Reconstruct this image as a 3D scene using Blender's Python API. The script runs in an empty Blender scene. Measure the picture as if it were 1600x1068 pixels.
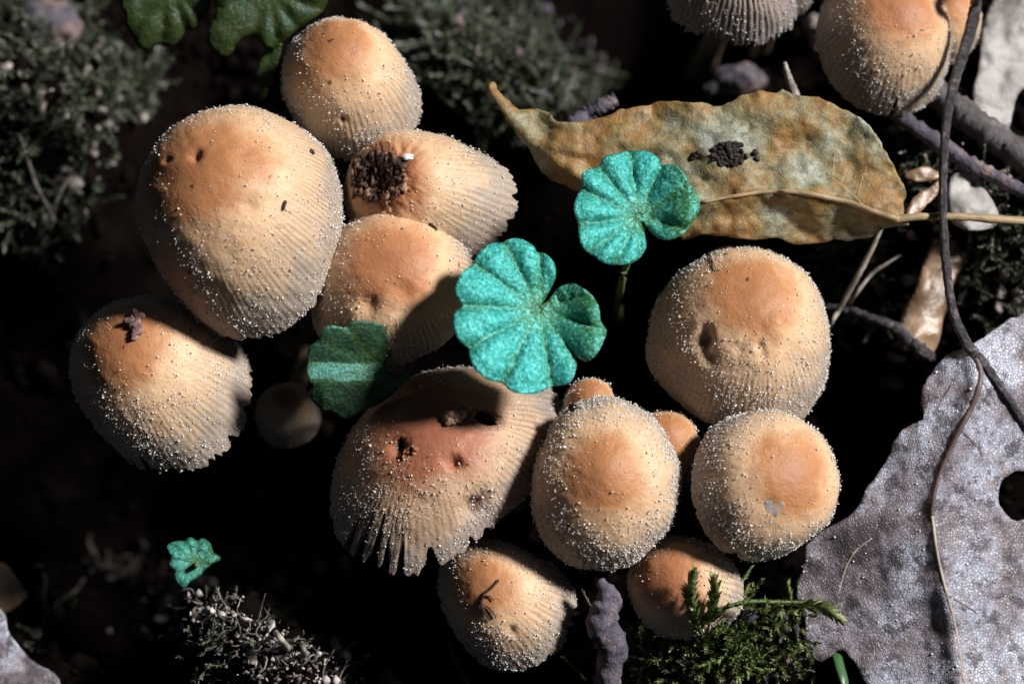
import bpy, math, random
import numpy as np
from mathutils import Vector

# ------------------------------------------------------------------ camera, sky, sun, exposure
S = 0.001                                   # everything below is written in millimetres
sc = bpy.context.scene
PITCH = math.radians(60)                    # the camera looks down at the forest floor
FOC, WIDE = 420.0, 133.0                    # focus distance, width of the field at that distance
RT = np.array([1.0, 0, 0])
UP = np.array([0, math.sin(PITCH), math.cos(PITCH)])
BK = np.array([0, -math.cos(PITCH), math.sin(PITCH)])
AIM = np.array([0, 0, 45.0])
EYE = AIM + FOC * BK
cd = bpy.data.cameras.new('camera')
cam = bpy.data.objects.new('camera', cd)
sc.collection.objects.link(cam)
cam.location = EYE * S
cam.rotation_euler = (math.pi / 2 - PITCH, 0, 0)
cd.sensor_width = 36
cd.lens = 36 * FOC / WIDE
cd.clip_start, cd.clip_end = 0.01, 20
cd.dof.use_dof = True
cd.dof.focus_distance = (FOC - 1) * S
cd.dof.aperture_fstop = 15
cd.dof.aperture_blades = 7
sc.camera = cam

TOSUN = 0.70 * RT + 0.43 * UP + 0.57 * BK   # flash-like light from the upper right of the camera
TOSUN = TOSUN / np.linalg.norm(TOSUN)
sun_el = math.asin(TOSUN[2]); sun_az = math.atan2(TOSUN[0], TOSUN[1])
w = bpy.data.worlds.new('World'); sc.world = w; w.use_nodes = True
nt = w.node_tree; bg = nt.nodes['Background']
sky = nt.nodes.new('ShaderNodeTexSky'); sky.sky_type = 'NISHITA'; sky.sun_disc = False
sky.sun_elevation = sun_el; sky.sun_rotation = sun_az
nt.links.new(sky.outputs[0], bg.inputs[0]); bg.inputs[1].default_value = 0.008
sl = bpy.data.lights.new('sun', 'SUN'); sl.energy = 5.0; sl.angle = math.radians(9); sl.color = (1, 0.98, 0.955)
sun = bpy.data.objects.new('sun', sl); sc.collection.objects.link(sun)
sun.rotation_euler = Vector(-TOSUN).to_track_quat('-Z', 'Y').to_euler()
sun.location = TOSUN * 1.0
sc.view_settings.view_transform = 'Standard'; sc.view_settings.look = 'None'
sc.view_settings.exposure = 0.38; sc.view_settings.gamma = 1.0

# ------------------------------------------------------------------ helpers
rng = np.random.default_rng(7)
COL = sc.collection
KPX = WIDE / 1600.0

def P(px, py, wd=0.0):
    """world point (mm) seen at photo pixel (px,py), wd mm in front of the focus plane"""
    px, py, wd = np.broadcast_arrays(np.asarray(px, float), np.asarray(py, float), np.asarray(wd, float))
    k = (FOC - wd) / FOC * KPX
    return AIM + ((px - 800) * k)[..., None] * RT + ((534 - py) * k)[..., None] * UP + wd[..., None] * BK

def hash2(i, j, s):
    v = np.sin(i * 127.1 + j * 311.7 + s * 74.7) * 43758.5453
    return v - np.floor(v)

def vnoise(x, y, s=0):
    i, j = np.floor(x), np.floor(y); fx, fy = x - i, y - j
    fx = fx * fx * (3 - 2 * fx); fy = fy * fy * (3 - 2 * fy)
    a = hash2(i, j, s) * (1 - fx) + hash2(i + 1, j, s) * fx
    b = hash2(i, j + 1, s) * (1 - fx) + hash2(i + 1, j + 1, s) * fx
    return a * (1 - fy) + b * fy

def fbm(x, y, s=0, o=4):
    r = 0; a = 1.0; t = 0
    for k in range(o):
        r = r + a * (vnoise(x * 2 ** k, y * 2 ** k, s + k) - .5); t += a; a *= .5
    return r / t

def on_plane(px, py, z):
    d = P(px, py, 0) - EYE
    return EYE + d * ((z - EYE[2]) / d[2])

# ground relief: mounds (pixel they are seen at, height, radius) and hollows between the caps
MOUNDS = []
for (px, py, z, r) in [(60, 120, 26, 18), (90, 330, 16, 13), (760, 60, 20, 16), (860, 170, 14, 9), (330, 960, 15, 10), (400, 1040, 16, 12), (500, 1070, 12, 10),
                       (1080, 1035, 19, 11), (1210, 1010, 16, 10), (1480, 250, 22, 20), (1560, 420, 22, 18), (1380, 450, 17, 11), (40, 1010, 8, 8),
                       (1330, 20, 12, 16), (1620, 60, 26, 18), (1700, 900, 10, 18), (210, 160, 10, 9), (1150, 130, 16, 8), (310, 900, 10, 5)]:
    q = on_plane(px, py, z); MOUNDS.append((q[0], q[1], z, r))
for (px, py, z, r) in [(250, 700, -34, 26), (120, 560, -30, 20), (560, 760, -34, 22), (1000, 60, -34, 16), (930, 430, -30, 20), (1340, 680, -30, 15),
                       (270, 260, -22, 13), (140, 880, -16, 9), (700, 960, -16, 11), (1200, 930, -12, 6)]:
    q = on_plane(px, py, 0); MOUNDS.append((q[0], q[1], z, r))

def height(x, y):
    h = fbm(x / 26, y / 26, 3) * 16 + fbm(x / 5, y / 5, 9) * 4.5
    for (mx, my, z, r) in MOUNDS:
        h = h + z * np.exp(-((x - mx) ** 2 + (y - my) ** 2) / (r * r))
    return h

HX = np.arange(-130, 130.1, .5); HG = height(*np.meshgrid(HX, HX, indexing='ij'))
def hgrid(x, y):
    i = np.clip(((x + 130) * 2).astype(int), 0, len(HX) - 1); j = np.clip(((y + 130) * 2).astype(int), 0, len(HX) - 1); return HG[i, j]

def ground_hit(px, py):
    """where the sight line through a pixel meets the soil"""
    px = np.atleast_1d(np.asarray(px, float)); py = np.atleast_1d(np.asarray(py, float))
    d = P(px, py, 0) - EYE; d = d / np.linalg.norm(d, axis=1)[:, None]
    t = np.full(len(px), FOC - 30.0); done = np.zeros(len(px), bool)
    for _ in range(400):
        q = EYE + d * t[:, None]
        done |= q[:, 2] <= hgrid(q[:, 0], q[:, 1])
        if done.all(): break
        t = np.where(done, t, t + .5)
    return EYE + d * t[:, None]

def mesh_np(name, V, F):
    """V (n,3) in mm, F a list of int arrays of faces of equal size each"""
    me = bpy.data.meshes.new(name)
    if not isinstance(F, list): F = [F]
    F = [np.asarray(f, np.int32) for f in F if len(f)]
    V = np.asarray(V, float) * S
    me.vertices.add(len(V)); me.vertices.foreach_set('co', V.astype(np.float32).ravel())
    nl = sum(f.size for f in F); npoly = sum(len(f) for f in F)
    me.loops.add(nl); me.loops.foreach_set('vertex_index', np.concatenate([f.ravel() for f in F]))
    me.polygons.add(npoly)
    sizes = np.concatenate([np.full(len(f), f.shape[1]) for f in F])
    me.polygons.foreach_set('loop_start', np.concatenate([[0], np.cumsum(sizes)[:-1]]).astype(np.int32))
    me.polygons.foreach_set('loop_total', sizes.astype(np.int32))
    me.update(calc_edges=True); me.validate()
    return me

def obj(name, V, F, mat, parent=None, smooth=True, origin=None, kind=None):
    V = np.asarray(V, float)
    if origin is None:
        origin = np.zeros(3) if parent is None else np.array(parent['_o'][:])
    me = mesh_np(name, V - origin, F)
    me.materials.append(mat)
    if smooth: me.polygons.foreach_set('use_smooth', np.ones(len(me.polygons), bool))
    o = bpy.data.objects.new(name, me); COL.objects.link(o)
    if parent is not None: o.parent = parent
    else: o.location = origin * S
    o['_o'] = [float(a) for a in origin]
    if kind: o['kind'] = kind
    return o

def tag(o, label, cat, group=None, kind=None):
    o['label'] = label; o['category'] = cat
    if group: o['group'] = group
    if kind: o['kind'] = kind
    return o

def thing(name, origin, label, cat, group=None):
    o = bpy.data.objects.new(name, None); COL.objects.link(o)
    o.empty_display_size = 0.002
    o.location = np.asarray(origin) * S; o['_o'] = [float(a) for a in origin]
    return tag(o, label, cat, group)

def norm(v): return v / (np.linalg.norm(v, axis=-1, keepdims=True) + 1e-9)

def smooth_path(pts, n):
    p = np.asarray(pts, float)
    q = np.vstack([2 * p[0] - p[1], p, 2 * p[-1] - p[-2]])
    out = []
    m = len(p) - 1
    for u in np.linspace(0, m - 1e-6, n):
        i = int(u); f = u - i
        a, b, c, d = q[i], q[i + 1], q[i + 2], q[i + 3]
        out.append(.5 * (2 * b + (c - a) * f + (2 * a - 5 * b + 4 * c - d) * f * f + (3 * b - a - 3 * c + d) * f ** 3))
    return np.array(out)

def tube(pts, rad, n=24, seg=8, rough=0.0, seed=0, flat=1.0, wig=0.0):
    c = smooth_path(pts, n) if len(pts) > 1 else np.asarray(pts)
    r = np.interp(np.linspace(0, 1, n), np.linspace(0, 1, len(np.atleast_1d(rad))), np.atleast_1d(rad)) if np.ndim(rad) else np.full(n, rad)
    g = np.random.default_rng(seed)
    if wig: c = c + np.cumsum(g.normal(size=(n, 3)), 0) * wig * .3 * np.linspace(0, 1, n)[:, None]
    T = norm(np.gradient(c, axis=0)); N = np.cross(T, np.array([.3, .5, .8])); N = norm(N); B = np.cross(T, N)
    a = np.linspace(0, 2 * math.pi, seg, endpoint=False)
    rr = r[:, None] * (1 + rough * g.normal(size=(n, seg)))
    V = c[:, None, :] + rr[..., None] * (np.cos(a)[None, :, None] * N[:, None, :] + flat * np.sin(a)[None, :, None] * B[:, None, :])
    V = V.reshape(-1, 3)
    i = np.arange(n - 1)[:, None] * seg; j = np.arange(seg)[None, :]; j2 = (j + 1) % seg
    F = np.stack([i + j, i + j2, i + seg + j2, i + seg + j], -1).reshape(-1, 4)
    V = np.vstack([V, c[:1], c[-1:]]); m = n * seg
    j = np.arange(seg); j2 = (j + 1) % seg
    caps = np.vstack([np.stack([j2, j, np.full(seg, m)], -1), np.stack([(n - 1) * seg + j, (n - 1) * seg + j2, np.full(seg, m + 1)], -1)])
    return V, F, caps

class MB:
    def __init__(s): s.V = []; s.F = {}; s.n = 0
    def add(s, V, *Fs):
        for F in Fs:
            F = np.asarray(F)
            if len(F): s.F.setdefault(F.shape[1], []).append(F + s.n)
        s.V.append(np.asarray(V, float)); s.n += len(V)
    def get(s): return np.vstack(s.V), [np.vstack(f) for f in s.F.values()]

ICO_V = norm(np.array([(0, 1, 1.618), (0, -1, 1.618), (0, 1, -1.618), (0, -1, -1.618), (1, 1.618, 0), (-1, 1.618, 0), (1, -1.618, 0), (-1, -1.618, 0),
                       (1.618, 0, 1), (-1.618, 0, 1), (1.618, 0, -1), (-1.618, 0, -1)], float))
ICO_F = np.array([(0, 1, 8), (0, 9, 1), (0, 4, 5), (0, 5, 9), (0, 8, 4), (1, 6, 8), (1, 7, 6), (1, 9, 7), (2, 3, 11), (2, 10, 3), (2, 5, 4), (2, 11, 5), (2, 4, 10),
                  (3, 6, 7), (3, 7, 11), (3, 10, 6), (4, 8, 10), (5, 11, 9), (6, 10, 8), (7, 9, 11)])
OCT_V = np.array([(1, 0, 0), (-1, 0, 0), (0, 1, 0), (0, -1, 0), (0, 0, 1), (0, 0, -1)], float)
OCT_F = np.array([(0, 2, 4), (2, 1, 4), (1, 3, 4), (3, 0, 4), (2, 0, 5), (1, 2, 5), (3, 1, 5), (0, 3, 5)])

def scatter(C, R, base=(OCT_V, OCT_F), jit=.25, squash=None):
    n = len(C); bv, bf = base
    V = bv[None] * np.asarray(R)[:, None, None] * (1 + jit * rng.normal(size=(n, len(bv), 1)))
    if squash is not None: V = V * squash[:, None, :]
    V = V + C[:, None, :]
    F = bf[None] + (np.arange(n) * len(bv))[:, None, None]
    return V.reshape(-1, 3), F.reshape(-1, 3)

ICOS = {}
def icosub(k):
    if k in ICOS: return ICOS[k]
    V, F = ICO_V, ICO_F
    for _ in range(k):
        n = len(V); E = {}; V = list(V); G = []
        def mid(a, b):
            key = (min(a, b), max(a, b))
            if key not in E: E[key] = len(V); V.append(norm((V[a] + V[b]) / 2))
            return E[key]
        for a, b, c in F:
            x, y, z = mid(a, b), mid(b, c), mid(c, a)
            G += [(a, x, z), (b, y, x), (c, z, y), (x, y, z)]
        V = np.array(V); F = np.array(G)
    ICOS[k] = (V, F)
    return V, F

def clod(center, dims, seed, amp=.35, k=3):
    V, F = icosub(k); g = np.random.default_rng(seed)
    d = np.zeros(len(V))
    for f, a in ((1.5, 1), (3, .6), (6, .4), (11, .25)):
        for _ in range(4):
            v = norm(g.normal(size=3)); d += a * np.abs(np.sin(V @ v * f + g.uniform(0, 6))) * .3
    V = V * (1 - amp * (d - d.mean()))[:, None] * np.asarray(dims)
    return V + np.asarray(center), F

# ------------------------------------------------------------------ materials
def mat(name): 
    m = bpy.data.materials.new(name); m.use_nodes = True
    return m, m.node_tree.nodes, m.node_tree.links, m.node_tree.nodes['Principled BSDF']

def ramp(N, stops):
    r = N.new('ShaderNodeValToRGB'); e = r.color_ramp.elements
    while len(e) < len(stops): e.new(.5)
    for i, (p, c) in enumerate(stops): e[i].position = p; e[i].color = (*c, 1)
    return r

def noise(N, L, scale, detail=4, rough=.6, co='Object'):
    tc = N.new('ShaderNodeTexCoord'); n = N.new('ShaderNodeTexNoise')
    n.inputs['Scale'].default_value = scale; n.inputs['Detail'].default_value = detail; n.inputs['Roughness'].default_value = rough
    L.new(tc.outputs[co], n.inputs['Vector']); return n

def mix(N, L, fac, a, b, mode='MIX'):
    m = N.new('ShaderNodeMix'); m.data_type = 'RGBA'; m.blend_type = mode
    for i, v in ((0, fac), (6, a), (7, b)):
        if isinstance(v, (int, float)): m.inputs[i].default_value = v
        elif isinstance(v, tuple): m.inputs[i].default_value = (*v, 1)
        else: L.new(v, m.inputs[i])
    return m.outputs[2]

def mrange(N, L, v, a, b, c=0., d=1.):
    m = N.new('ShaderNodeMapRange'); L.new(v, m.inputs[0])
    for i, x in enumerate((a, b, c, d)): m.inputs[i + 1].default_value = x
    return m.outputs[0]

def bump(N, L, b, h, dist, strength=1.0, prev=None):
    k = N.new('ShaderNodeBump'); k.inputs['Distance'].default_value = dist * S; k.inputs['Strength'].default_value = strength
    L.new(h, k.inputs['Height'])
    if prev is not None: L.new(prev, k.inputs['Normal'])
    L.new(k.outputs[0], b.inputs['Normal']); return k.outputs[0]

def plain(name, stops, scale=400, rough=.7, bdist=.15, bscale=None, spec=.3, detail=5):
    m, N, L, b = mat(name)
    n = noise(N, L, scale, detail); r = ramp(N, stops); L.new(n.outputs[0], r.inputs[0]); L.new(r.outputs[0], b.inputs['Base Color'])
    b.inputs['Roughness'].default_value = rough; b.inputs['Specular IOR Level'].default_value = spec
    n2 = noise(N, L, bscale or scale * 3, 5, .7); bump(N, L, b, n2.outputs[0], bdist)
    return m

def cap_material(name, disc=.33, tone=(1, 1, 1), red=0.0):
    m, N, L, b = mat(name)
    uv = N.new('ShaderNodeUVMap'); sp = N.new('ShaderNodeSeparateXYZ'); L.new(uv.outputs[0], sp.inputs[0])
    n1 = noise(N, L, 210, 4)
    v = N.new('ShaderNodeMath'); v.operation = 'MULTIPLY_ADD'; L.new(n1.outputs[0], v.inputs[0]); v.inputs[1].default_value = .42
    L.new(sp.outputs[1], v.inputs[2])
    T = np.array(tone); k = disc / .33
    o1 = np.array((.31 + .02 * red, .120 - .02 * red, .050)); o2 = np.array((.44, .190 - .03 * red, .076)); 
    r = ramp(N, [(.14, tuple(o1 * T)), (.21 + .21 * k, tuple(o2 * T)), (.21 + .36 * k, tuple(np.array((.66, .43, .255)) * T)),
                 (min(.94, .40 + .42 * k), tuple(np.array((.52, .385, .265)) * T)), (1.0, tuple(np.array((.36, .305, .26)) * T))])
    L.new(v.outputs[0], r.inputs[0])
    n2 = noise(N, L, 900, 5, .7)
    c = mix(N, L, mrange(N, L, n2.outputs[0], .42, .72, 0, .40), r.outputs[0], tuple(np.array((.36, .215, .115)) * T))
    at = N.new('ShaderNodeAttribute'); at.attribute_name = 'groove'
    c = mix(N, L, mrange(N, L, at.outputs['Fac'], 0, 1, 0, .62), c, tuple(np.array((.20, .125, .062)) * T))
    am = N.new('ShaderNodeAttribute'); am.attribute_name = 'hurt'
    c = mix(N, L, am.outputs['Fac'], c, (.085, .035, .016))
    # tiny dark dirt specks
    n4 = noise(N, L, 520, 2, .5); c = mix(N, L, mrange(N, L, n4.outputs[0], .735, .75, 0, .8), c, (.05, .025, .012))
    L.new(c, b.inputs['Base Color'])
    b.inputs['Roughness'].default_value = .52; b.inputs['Specular IOR Level'].default_value = .35
    b.inputs['Subsurface Weight'].default_value = .22; b.inputs['Subsurface Radius'].default_value = (1.0, .45, .18); b.inputs['Subsurface Scale'].default_value = .0011
    n3 = noise(N, L, 2600, 3, .6); p = bump(N, L, b, n3.outputs[0], .10, .8)
    n5 = noise(N, L, 600, 3, .6); bump(N, L, b, n5.outputs[0], .25, .5, p)
    return m

M = {}
M['granule'], N, L, b = mat('mica_granule')
b.inputs['Base Color'].default_value = (.72, .69, .64, 1); b.inputs['Roughness'].default_value = .25; b.inputs['Specular IOR Level'].default_value = .8
M['gill'] = plain('gill_tissue', [(.3, (.10, .065, .04)), (.7, (.20, .14, .09))], 300)
M['stem'] = plain('stem_flesh', [(.3, (.12, .085, .05)), (.7, (.26, .20, .14))], 300, .6)
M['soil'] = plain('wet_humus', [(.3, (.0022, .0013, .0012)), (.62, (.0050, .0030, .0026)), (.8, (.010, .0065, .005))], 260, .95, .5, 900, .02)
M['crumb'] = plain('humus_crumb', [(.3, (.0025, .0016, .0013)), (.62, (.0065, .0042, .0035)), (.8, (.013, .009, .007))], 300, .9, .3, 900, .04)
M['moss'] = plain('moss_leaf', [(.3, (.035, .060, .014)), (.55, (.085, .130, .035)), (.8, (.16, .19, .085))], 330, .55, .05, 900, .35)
M['moss_bright'] = plain('fresh_moss_leaf', [(.28, (.045, .075, .018)), (.48, (.13, .18, .045)), (.64, (.28, .30, .14)), (.78, (.45, .42, .29))], 420, .5, .05, 900, .4)
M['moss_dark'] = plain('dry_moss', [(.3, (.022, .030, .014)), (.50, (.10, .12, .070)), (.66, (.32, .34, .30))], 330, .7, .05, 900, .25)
M['fibre'] = plain('rootlet', [(.3, (.045, .038, .030)), (.52, (.14, .125, .11)), (.72, (.40, .36, .33))], 420, .6, .05)
M['chip'] = plain('pale_chip', [(.3, (.10, .075, .06)), (.5, (.30, .26, .23)), (.72, (.52, .48, .45))], 500, .6, .5, 900)
M['twig'] = plain('grey_bark', [(.3, (.035, .028, .028)), (.55, (.10, .085, .09)), (.75, (.22, .19, .19))], 420, .55, .35, 1200, .5)
M['twig_dark'] = plain('dark_stalk', [(.35, (.012, .010, .013)), (.55, (.055, .045, .052)), (.72, (.26, .22, .22))], 900, .38, .6, 1400, .6)
M['twig_lilac'] = plain('lilac_bark', [(.3, (.045, .040, .062)), (.52, (.13, .11, .15)), (.70, (.34, .24, .21))], 330, .6, .9, 900, .4)
M['straw'] = plain('straw', [(.3, (.22, .18, .14)), (.7, (.45, .40, .34))], 400, .5, .08)
M['clod'] = plain('clod', [(.3, (.030, .028, .036)), (.5, (.10, .09, .11)), (.68, (.30, .19, .16))], 260, .8, .5, 900)
M['grass'] = plain('grass_blade', [(.3, (.022, .075, .022)), (.7, (.05, .13, .04))], 300, .4, .03, 900, .5)
M['dirt'] = plain('dirt_speck', [(.3, (.012, .009, .008)), (.7, (.05, .035, .03))], 900, .6, .2)
M['purple_crumb'] = plain('purple_crumb', [(.3, (.07, .035, .03)), (.55, (.20, .11, .10)), (.75, (.40, .28, .27))], 700, .6, .4)
M['crater'] = plain('rotten_flesh', [(.38, (.018, .008, .006)), (.5, (.13, .06, .035)), (.62, (.42, .25, .16))], 480, .45, .5, 1500, .5)
M['litter'] = plain('mixed_litter', [(.34, (.015, .011, .010)), (.44, (.13, .095, .07)), (.52, (.34, .31, .34)), (.62, (.60, .52, .46))], 330, .6, .3, 900, .5, 2)
M['torn'] = plain('torn_flesh', [(.35, (.20, .09, .05)), (.65, (.55, .36, .24))], 700, .5, .3)
M['scuff'] = plain('grey_flake', [(.3, (.28, .22, .19)), (.7, (.42, .36, .34))], 600, .6, .2)
M['seed'], N, L, b = mat('black_seed'); b.inputs['Base Color'].default_value = (.008, .007, .007, 1); b.inputs['Roughness'].default_value = .25

def ivy_material(name, painted_sheen):
    m, N, L, b = mat(name)
    n = noise(N, L, 420, 5, .65)
    n2 = noise(N, L, 110, 2)
    at = N.new('ShaderNodeAttribute'); at.attribute_name = 'vein'  # vein mask, plus the painted dull green of the side turned from the light
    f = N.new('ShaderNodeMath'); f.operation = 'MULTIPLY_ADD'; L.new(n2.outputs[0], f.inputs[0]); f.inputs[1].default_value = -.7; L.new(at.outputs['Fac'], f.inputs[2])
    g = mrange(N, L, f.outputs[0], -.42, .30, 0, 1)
    hi = mix(N, L, painted_sheen, (.040, .054, .016), (.032, .33, .295))  # turquoise reflected light is mixed into the leaf's base colour
    c = mix(N, L, g, hi, mix(N, L, painted_sheen, (.044, .056, .014), (.045, .13, .018)))
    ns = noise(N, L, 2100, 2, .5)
    c = mix(N, L, mrange(N, L, ns.outputs[0], .52, .70, 0, .8 * painted_sheen), c, (.14, .56, .54))  # painted sparkle: pale cyan glints as grains of colour
    c = mix(N, L, mrange(N, L, ns.outputs[0], .48, .34, 0, .75), c, mix(N, L, painted_sheen, (.012, .035, .008), (.008, .10, .075)))
    c = mix(N, L, mrange(N, L, n.outputs[0], .45, .66, 0, .45), c, mix(N, L, painted_sheen, (.014, .045, .008), (.012, .12, .07)))
    L.new(c, b.inputs['Base Color'])
    b.inputs['Roughness'].default_value = .40 if painted_sheen > .5 else .30; b.inputs['Specular IOR Level'].default_value = .9 if painted_sheen > .5 else .55
    b.inputs['Specular Tint'].default_value = (.28, .95, .95, 1)
    n3 = noise(N, L, 1900, 3, .7); p = bump(N, L, b, n3.outputs[0], .22, 1.0)
    n4 = noise(N, L, 500, 3, .6); bump(N, L, b, n4.outputs[0], .35, .6, p)
    return m
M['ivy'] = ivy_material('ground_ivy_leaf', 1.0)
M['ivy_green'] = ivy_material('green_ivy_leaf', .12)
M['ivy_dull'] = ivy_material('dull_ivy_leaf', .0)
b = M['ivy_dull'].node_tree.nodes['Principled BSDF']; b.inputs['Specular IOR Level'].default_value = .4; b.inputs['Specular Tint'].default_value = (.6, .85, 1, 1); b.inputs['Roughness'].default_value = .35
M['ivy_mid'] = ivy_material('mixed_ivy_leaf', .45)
M['ivy_vein'] = plain('ivy_vein', [(.3, (.025, .075, .022)), (.7, (.05, .13, .05))], 300, .5, .05)
M['petiole'] = plain('petiole', [(.3, (.05, .09, .02)), (.7, (.13, .17, .06))], 300, .5, .05)

def dead_leaf_material(name, stops, spots, cell, relief, rough, spec, veincol, vmix=.55, sp=(.60, .655), sscale=230):
    m, N, L, b = mat(name)
    n = noise(N, L, 75, 5, .65); r = ramp(N, stops); L.new(n.outputs[0], r.inputs[0])
    n2 = noise(N, L, sscale, 4, .7)
    c = mix(N, L, mrange(N, L, n2.outputs[0], sp[0], sp[1], 0, .85), r.outputs[0], spots)
    n3 = noise(N, L, 900, 3, .7); c = mix(N, L, mrange(N, L, n3.outputs[0], .45, .70, 0, .7), c, tuple(.35 * np.array(spots) + .02))
    tc = N.new('ShaderNodeTexCoord'); v = N.new('ShaderNodeTexVoronoi'); v.feature = 'DISTANCE_TO_EDGE'; v.inputs['Scale'].default_value = cell
    nw = noise(N, L, 300, 2); vm = N.new('ShaderNodeVectorMath'); vm.operation = 'MULTIPLY_ADD'; L.new(nw.outputs['Color'], vm.inputs[0]); vm.inputs[1].default_value = (.0012,) * 3
    L.new(tc.outputs['Object'], vm.inputs[2]); L.new(vm.outputs[0], v.inputs['Vector'])
    e = mrange(N, L, v.outputs['Distance'], 0, .16, 1, 0)
    c = mix(N, L, mrange(N, L, e, 0, 1, 0, vmix), c, veincol)
    L.new(c, b.inputs['Base Color'])
    b.inputs['Roughness'].default_value = rough; b.inputs['Specular IOR Level'].default_value = spec
    p = bump(N, L, b, e, relief, .9); n5 = noise(N, L, 700, 4, .7); bump(N, L, b, n5.outputs[0], .3, .6, p)
    return m
M['brown_leaf'] = dead_leaf_material('brown_dead_leaf', [(.36, (.17, .080, .020)), (.44, (.28, .145, .040)), (.50, (.25, .175, .065)), (.56, (.24, .23, .14)), (.64, (.34, .36, .30))],
                                     (.10, .055, .018), 1500, .025, .55, .4, (.13, .085, .035), .18, (.58, .70))
M['grey_leaf'] = dead_leaf_material('grey_dead_leaf', [(.36, (.095, .075, .082)), (.44, (.25, .21, .235)), (.50, (.35, .335, .40)), (.57, (.50, .54, .66)), (.66, (.31, .22, .20))],
                                    (.060, .050, .062), 2300, -.05, .42, .55, (.11, .09, .105), .65, (.545, .60), 330)
M['pale_leaf'] = plain('pale_leaf_scrap', [(.3, (.13, .11, .10)), (.5, (.28, .26, .25)), (.75, (.45, .42, .40))], 160, .5, .3, 600, .5)
M['tan_leaf'] = plain('tan_leaf_scrap', [(.3, (.16, .09, .05)), (.55, (.32, .21, .13)), (.75, (.42, .34, .27))], 160, .33, .3, 500, .8)
M['vein'] = plain('leaf_vein', [(.3, (.22, .15, .075)), (.7, (.40, .30, .17))], 400, .5, .05)
M['vein_grey'] = plain('grey_leaf_vein', [(.3, (.07, .045, .045)), (.7, (.16, .11, .11))], 400, .45, .05)
M['vein_pale'] = plain('pale_leaf_vein', [(.3, (.30, .25, .20)), (.7, (.45, .40, .33))], 400, .5, .05)

# ------------------------------------------------------------------ ground
def make_ground():
    n = 330
    u = np.linspace(-1, 1, n); ax = np.sign(u) * (np.abs(u) * 105 + np.abs(u) ** 9 * 1100)
    X, Y = np.meshgrid(ax, ax + 6, indexing='xy')
    Z = height(X, Y) * np.clip((900 - np.hypot(X, Y)) / 500, 0, 1)
    V = np.stack([X, Y, Z], -1).reshape(-1, 3)
    i = np.arange(n - 1); a = (i[:, None] * n + i[None, :]).ravel()
    F = np.stack([a, a + 1, a + n + 1, a + n], -1)
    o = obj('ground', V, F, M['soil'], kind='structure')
make_ground()

def litter_crumbs():
    mb = MB(); k = 5000
    x = rng.uniform(-85, 85, k); y = rng.uniform(-65, 85, k)
    r = rng.gamma(2.0, .35, k).clip(.2, 2.4)
    C = np.stack([x, y, height(x, y) + r * .3], -1)
    mb.add(*scatter(C, r, (ICO_V, ICO_F), .22, rng.uniform(.6, 1.3, (k, 3))))
    V, F = mb.get()
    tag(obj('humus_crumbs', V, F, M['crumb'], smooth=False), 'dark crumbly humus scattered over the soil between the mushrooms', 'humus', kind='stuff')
litter_crumbs()

# ------------------------------------------------------------------ mushrooms
def smoothstep(a, b, x):
    t = np.clip((x - a) / (b - a), 0, 1); return t * t * (3 - 2 * t)

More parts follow.
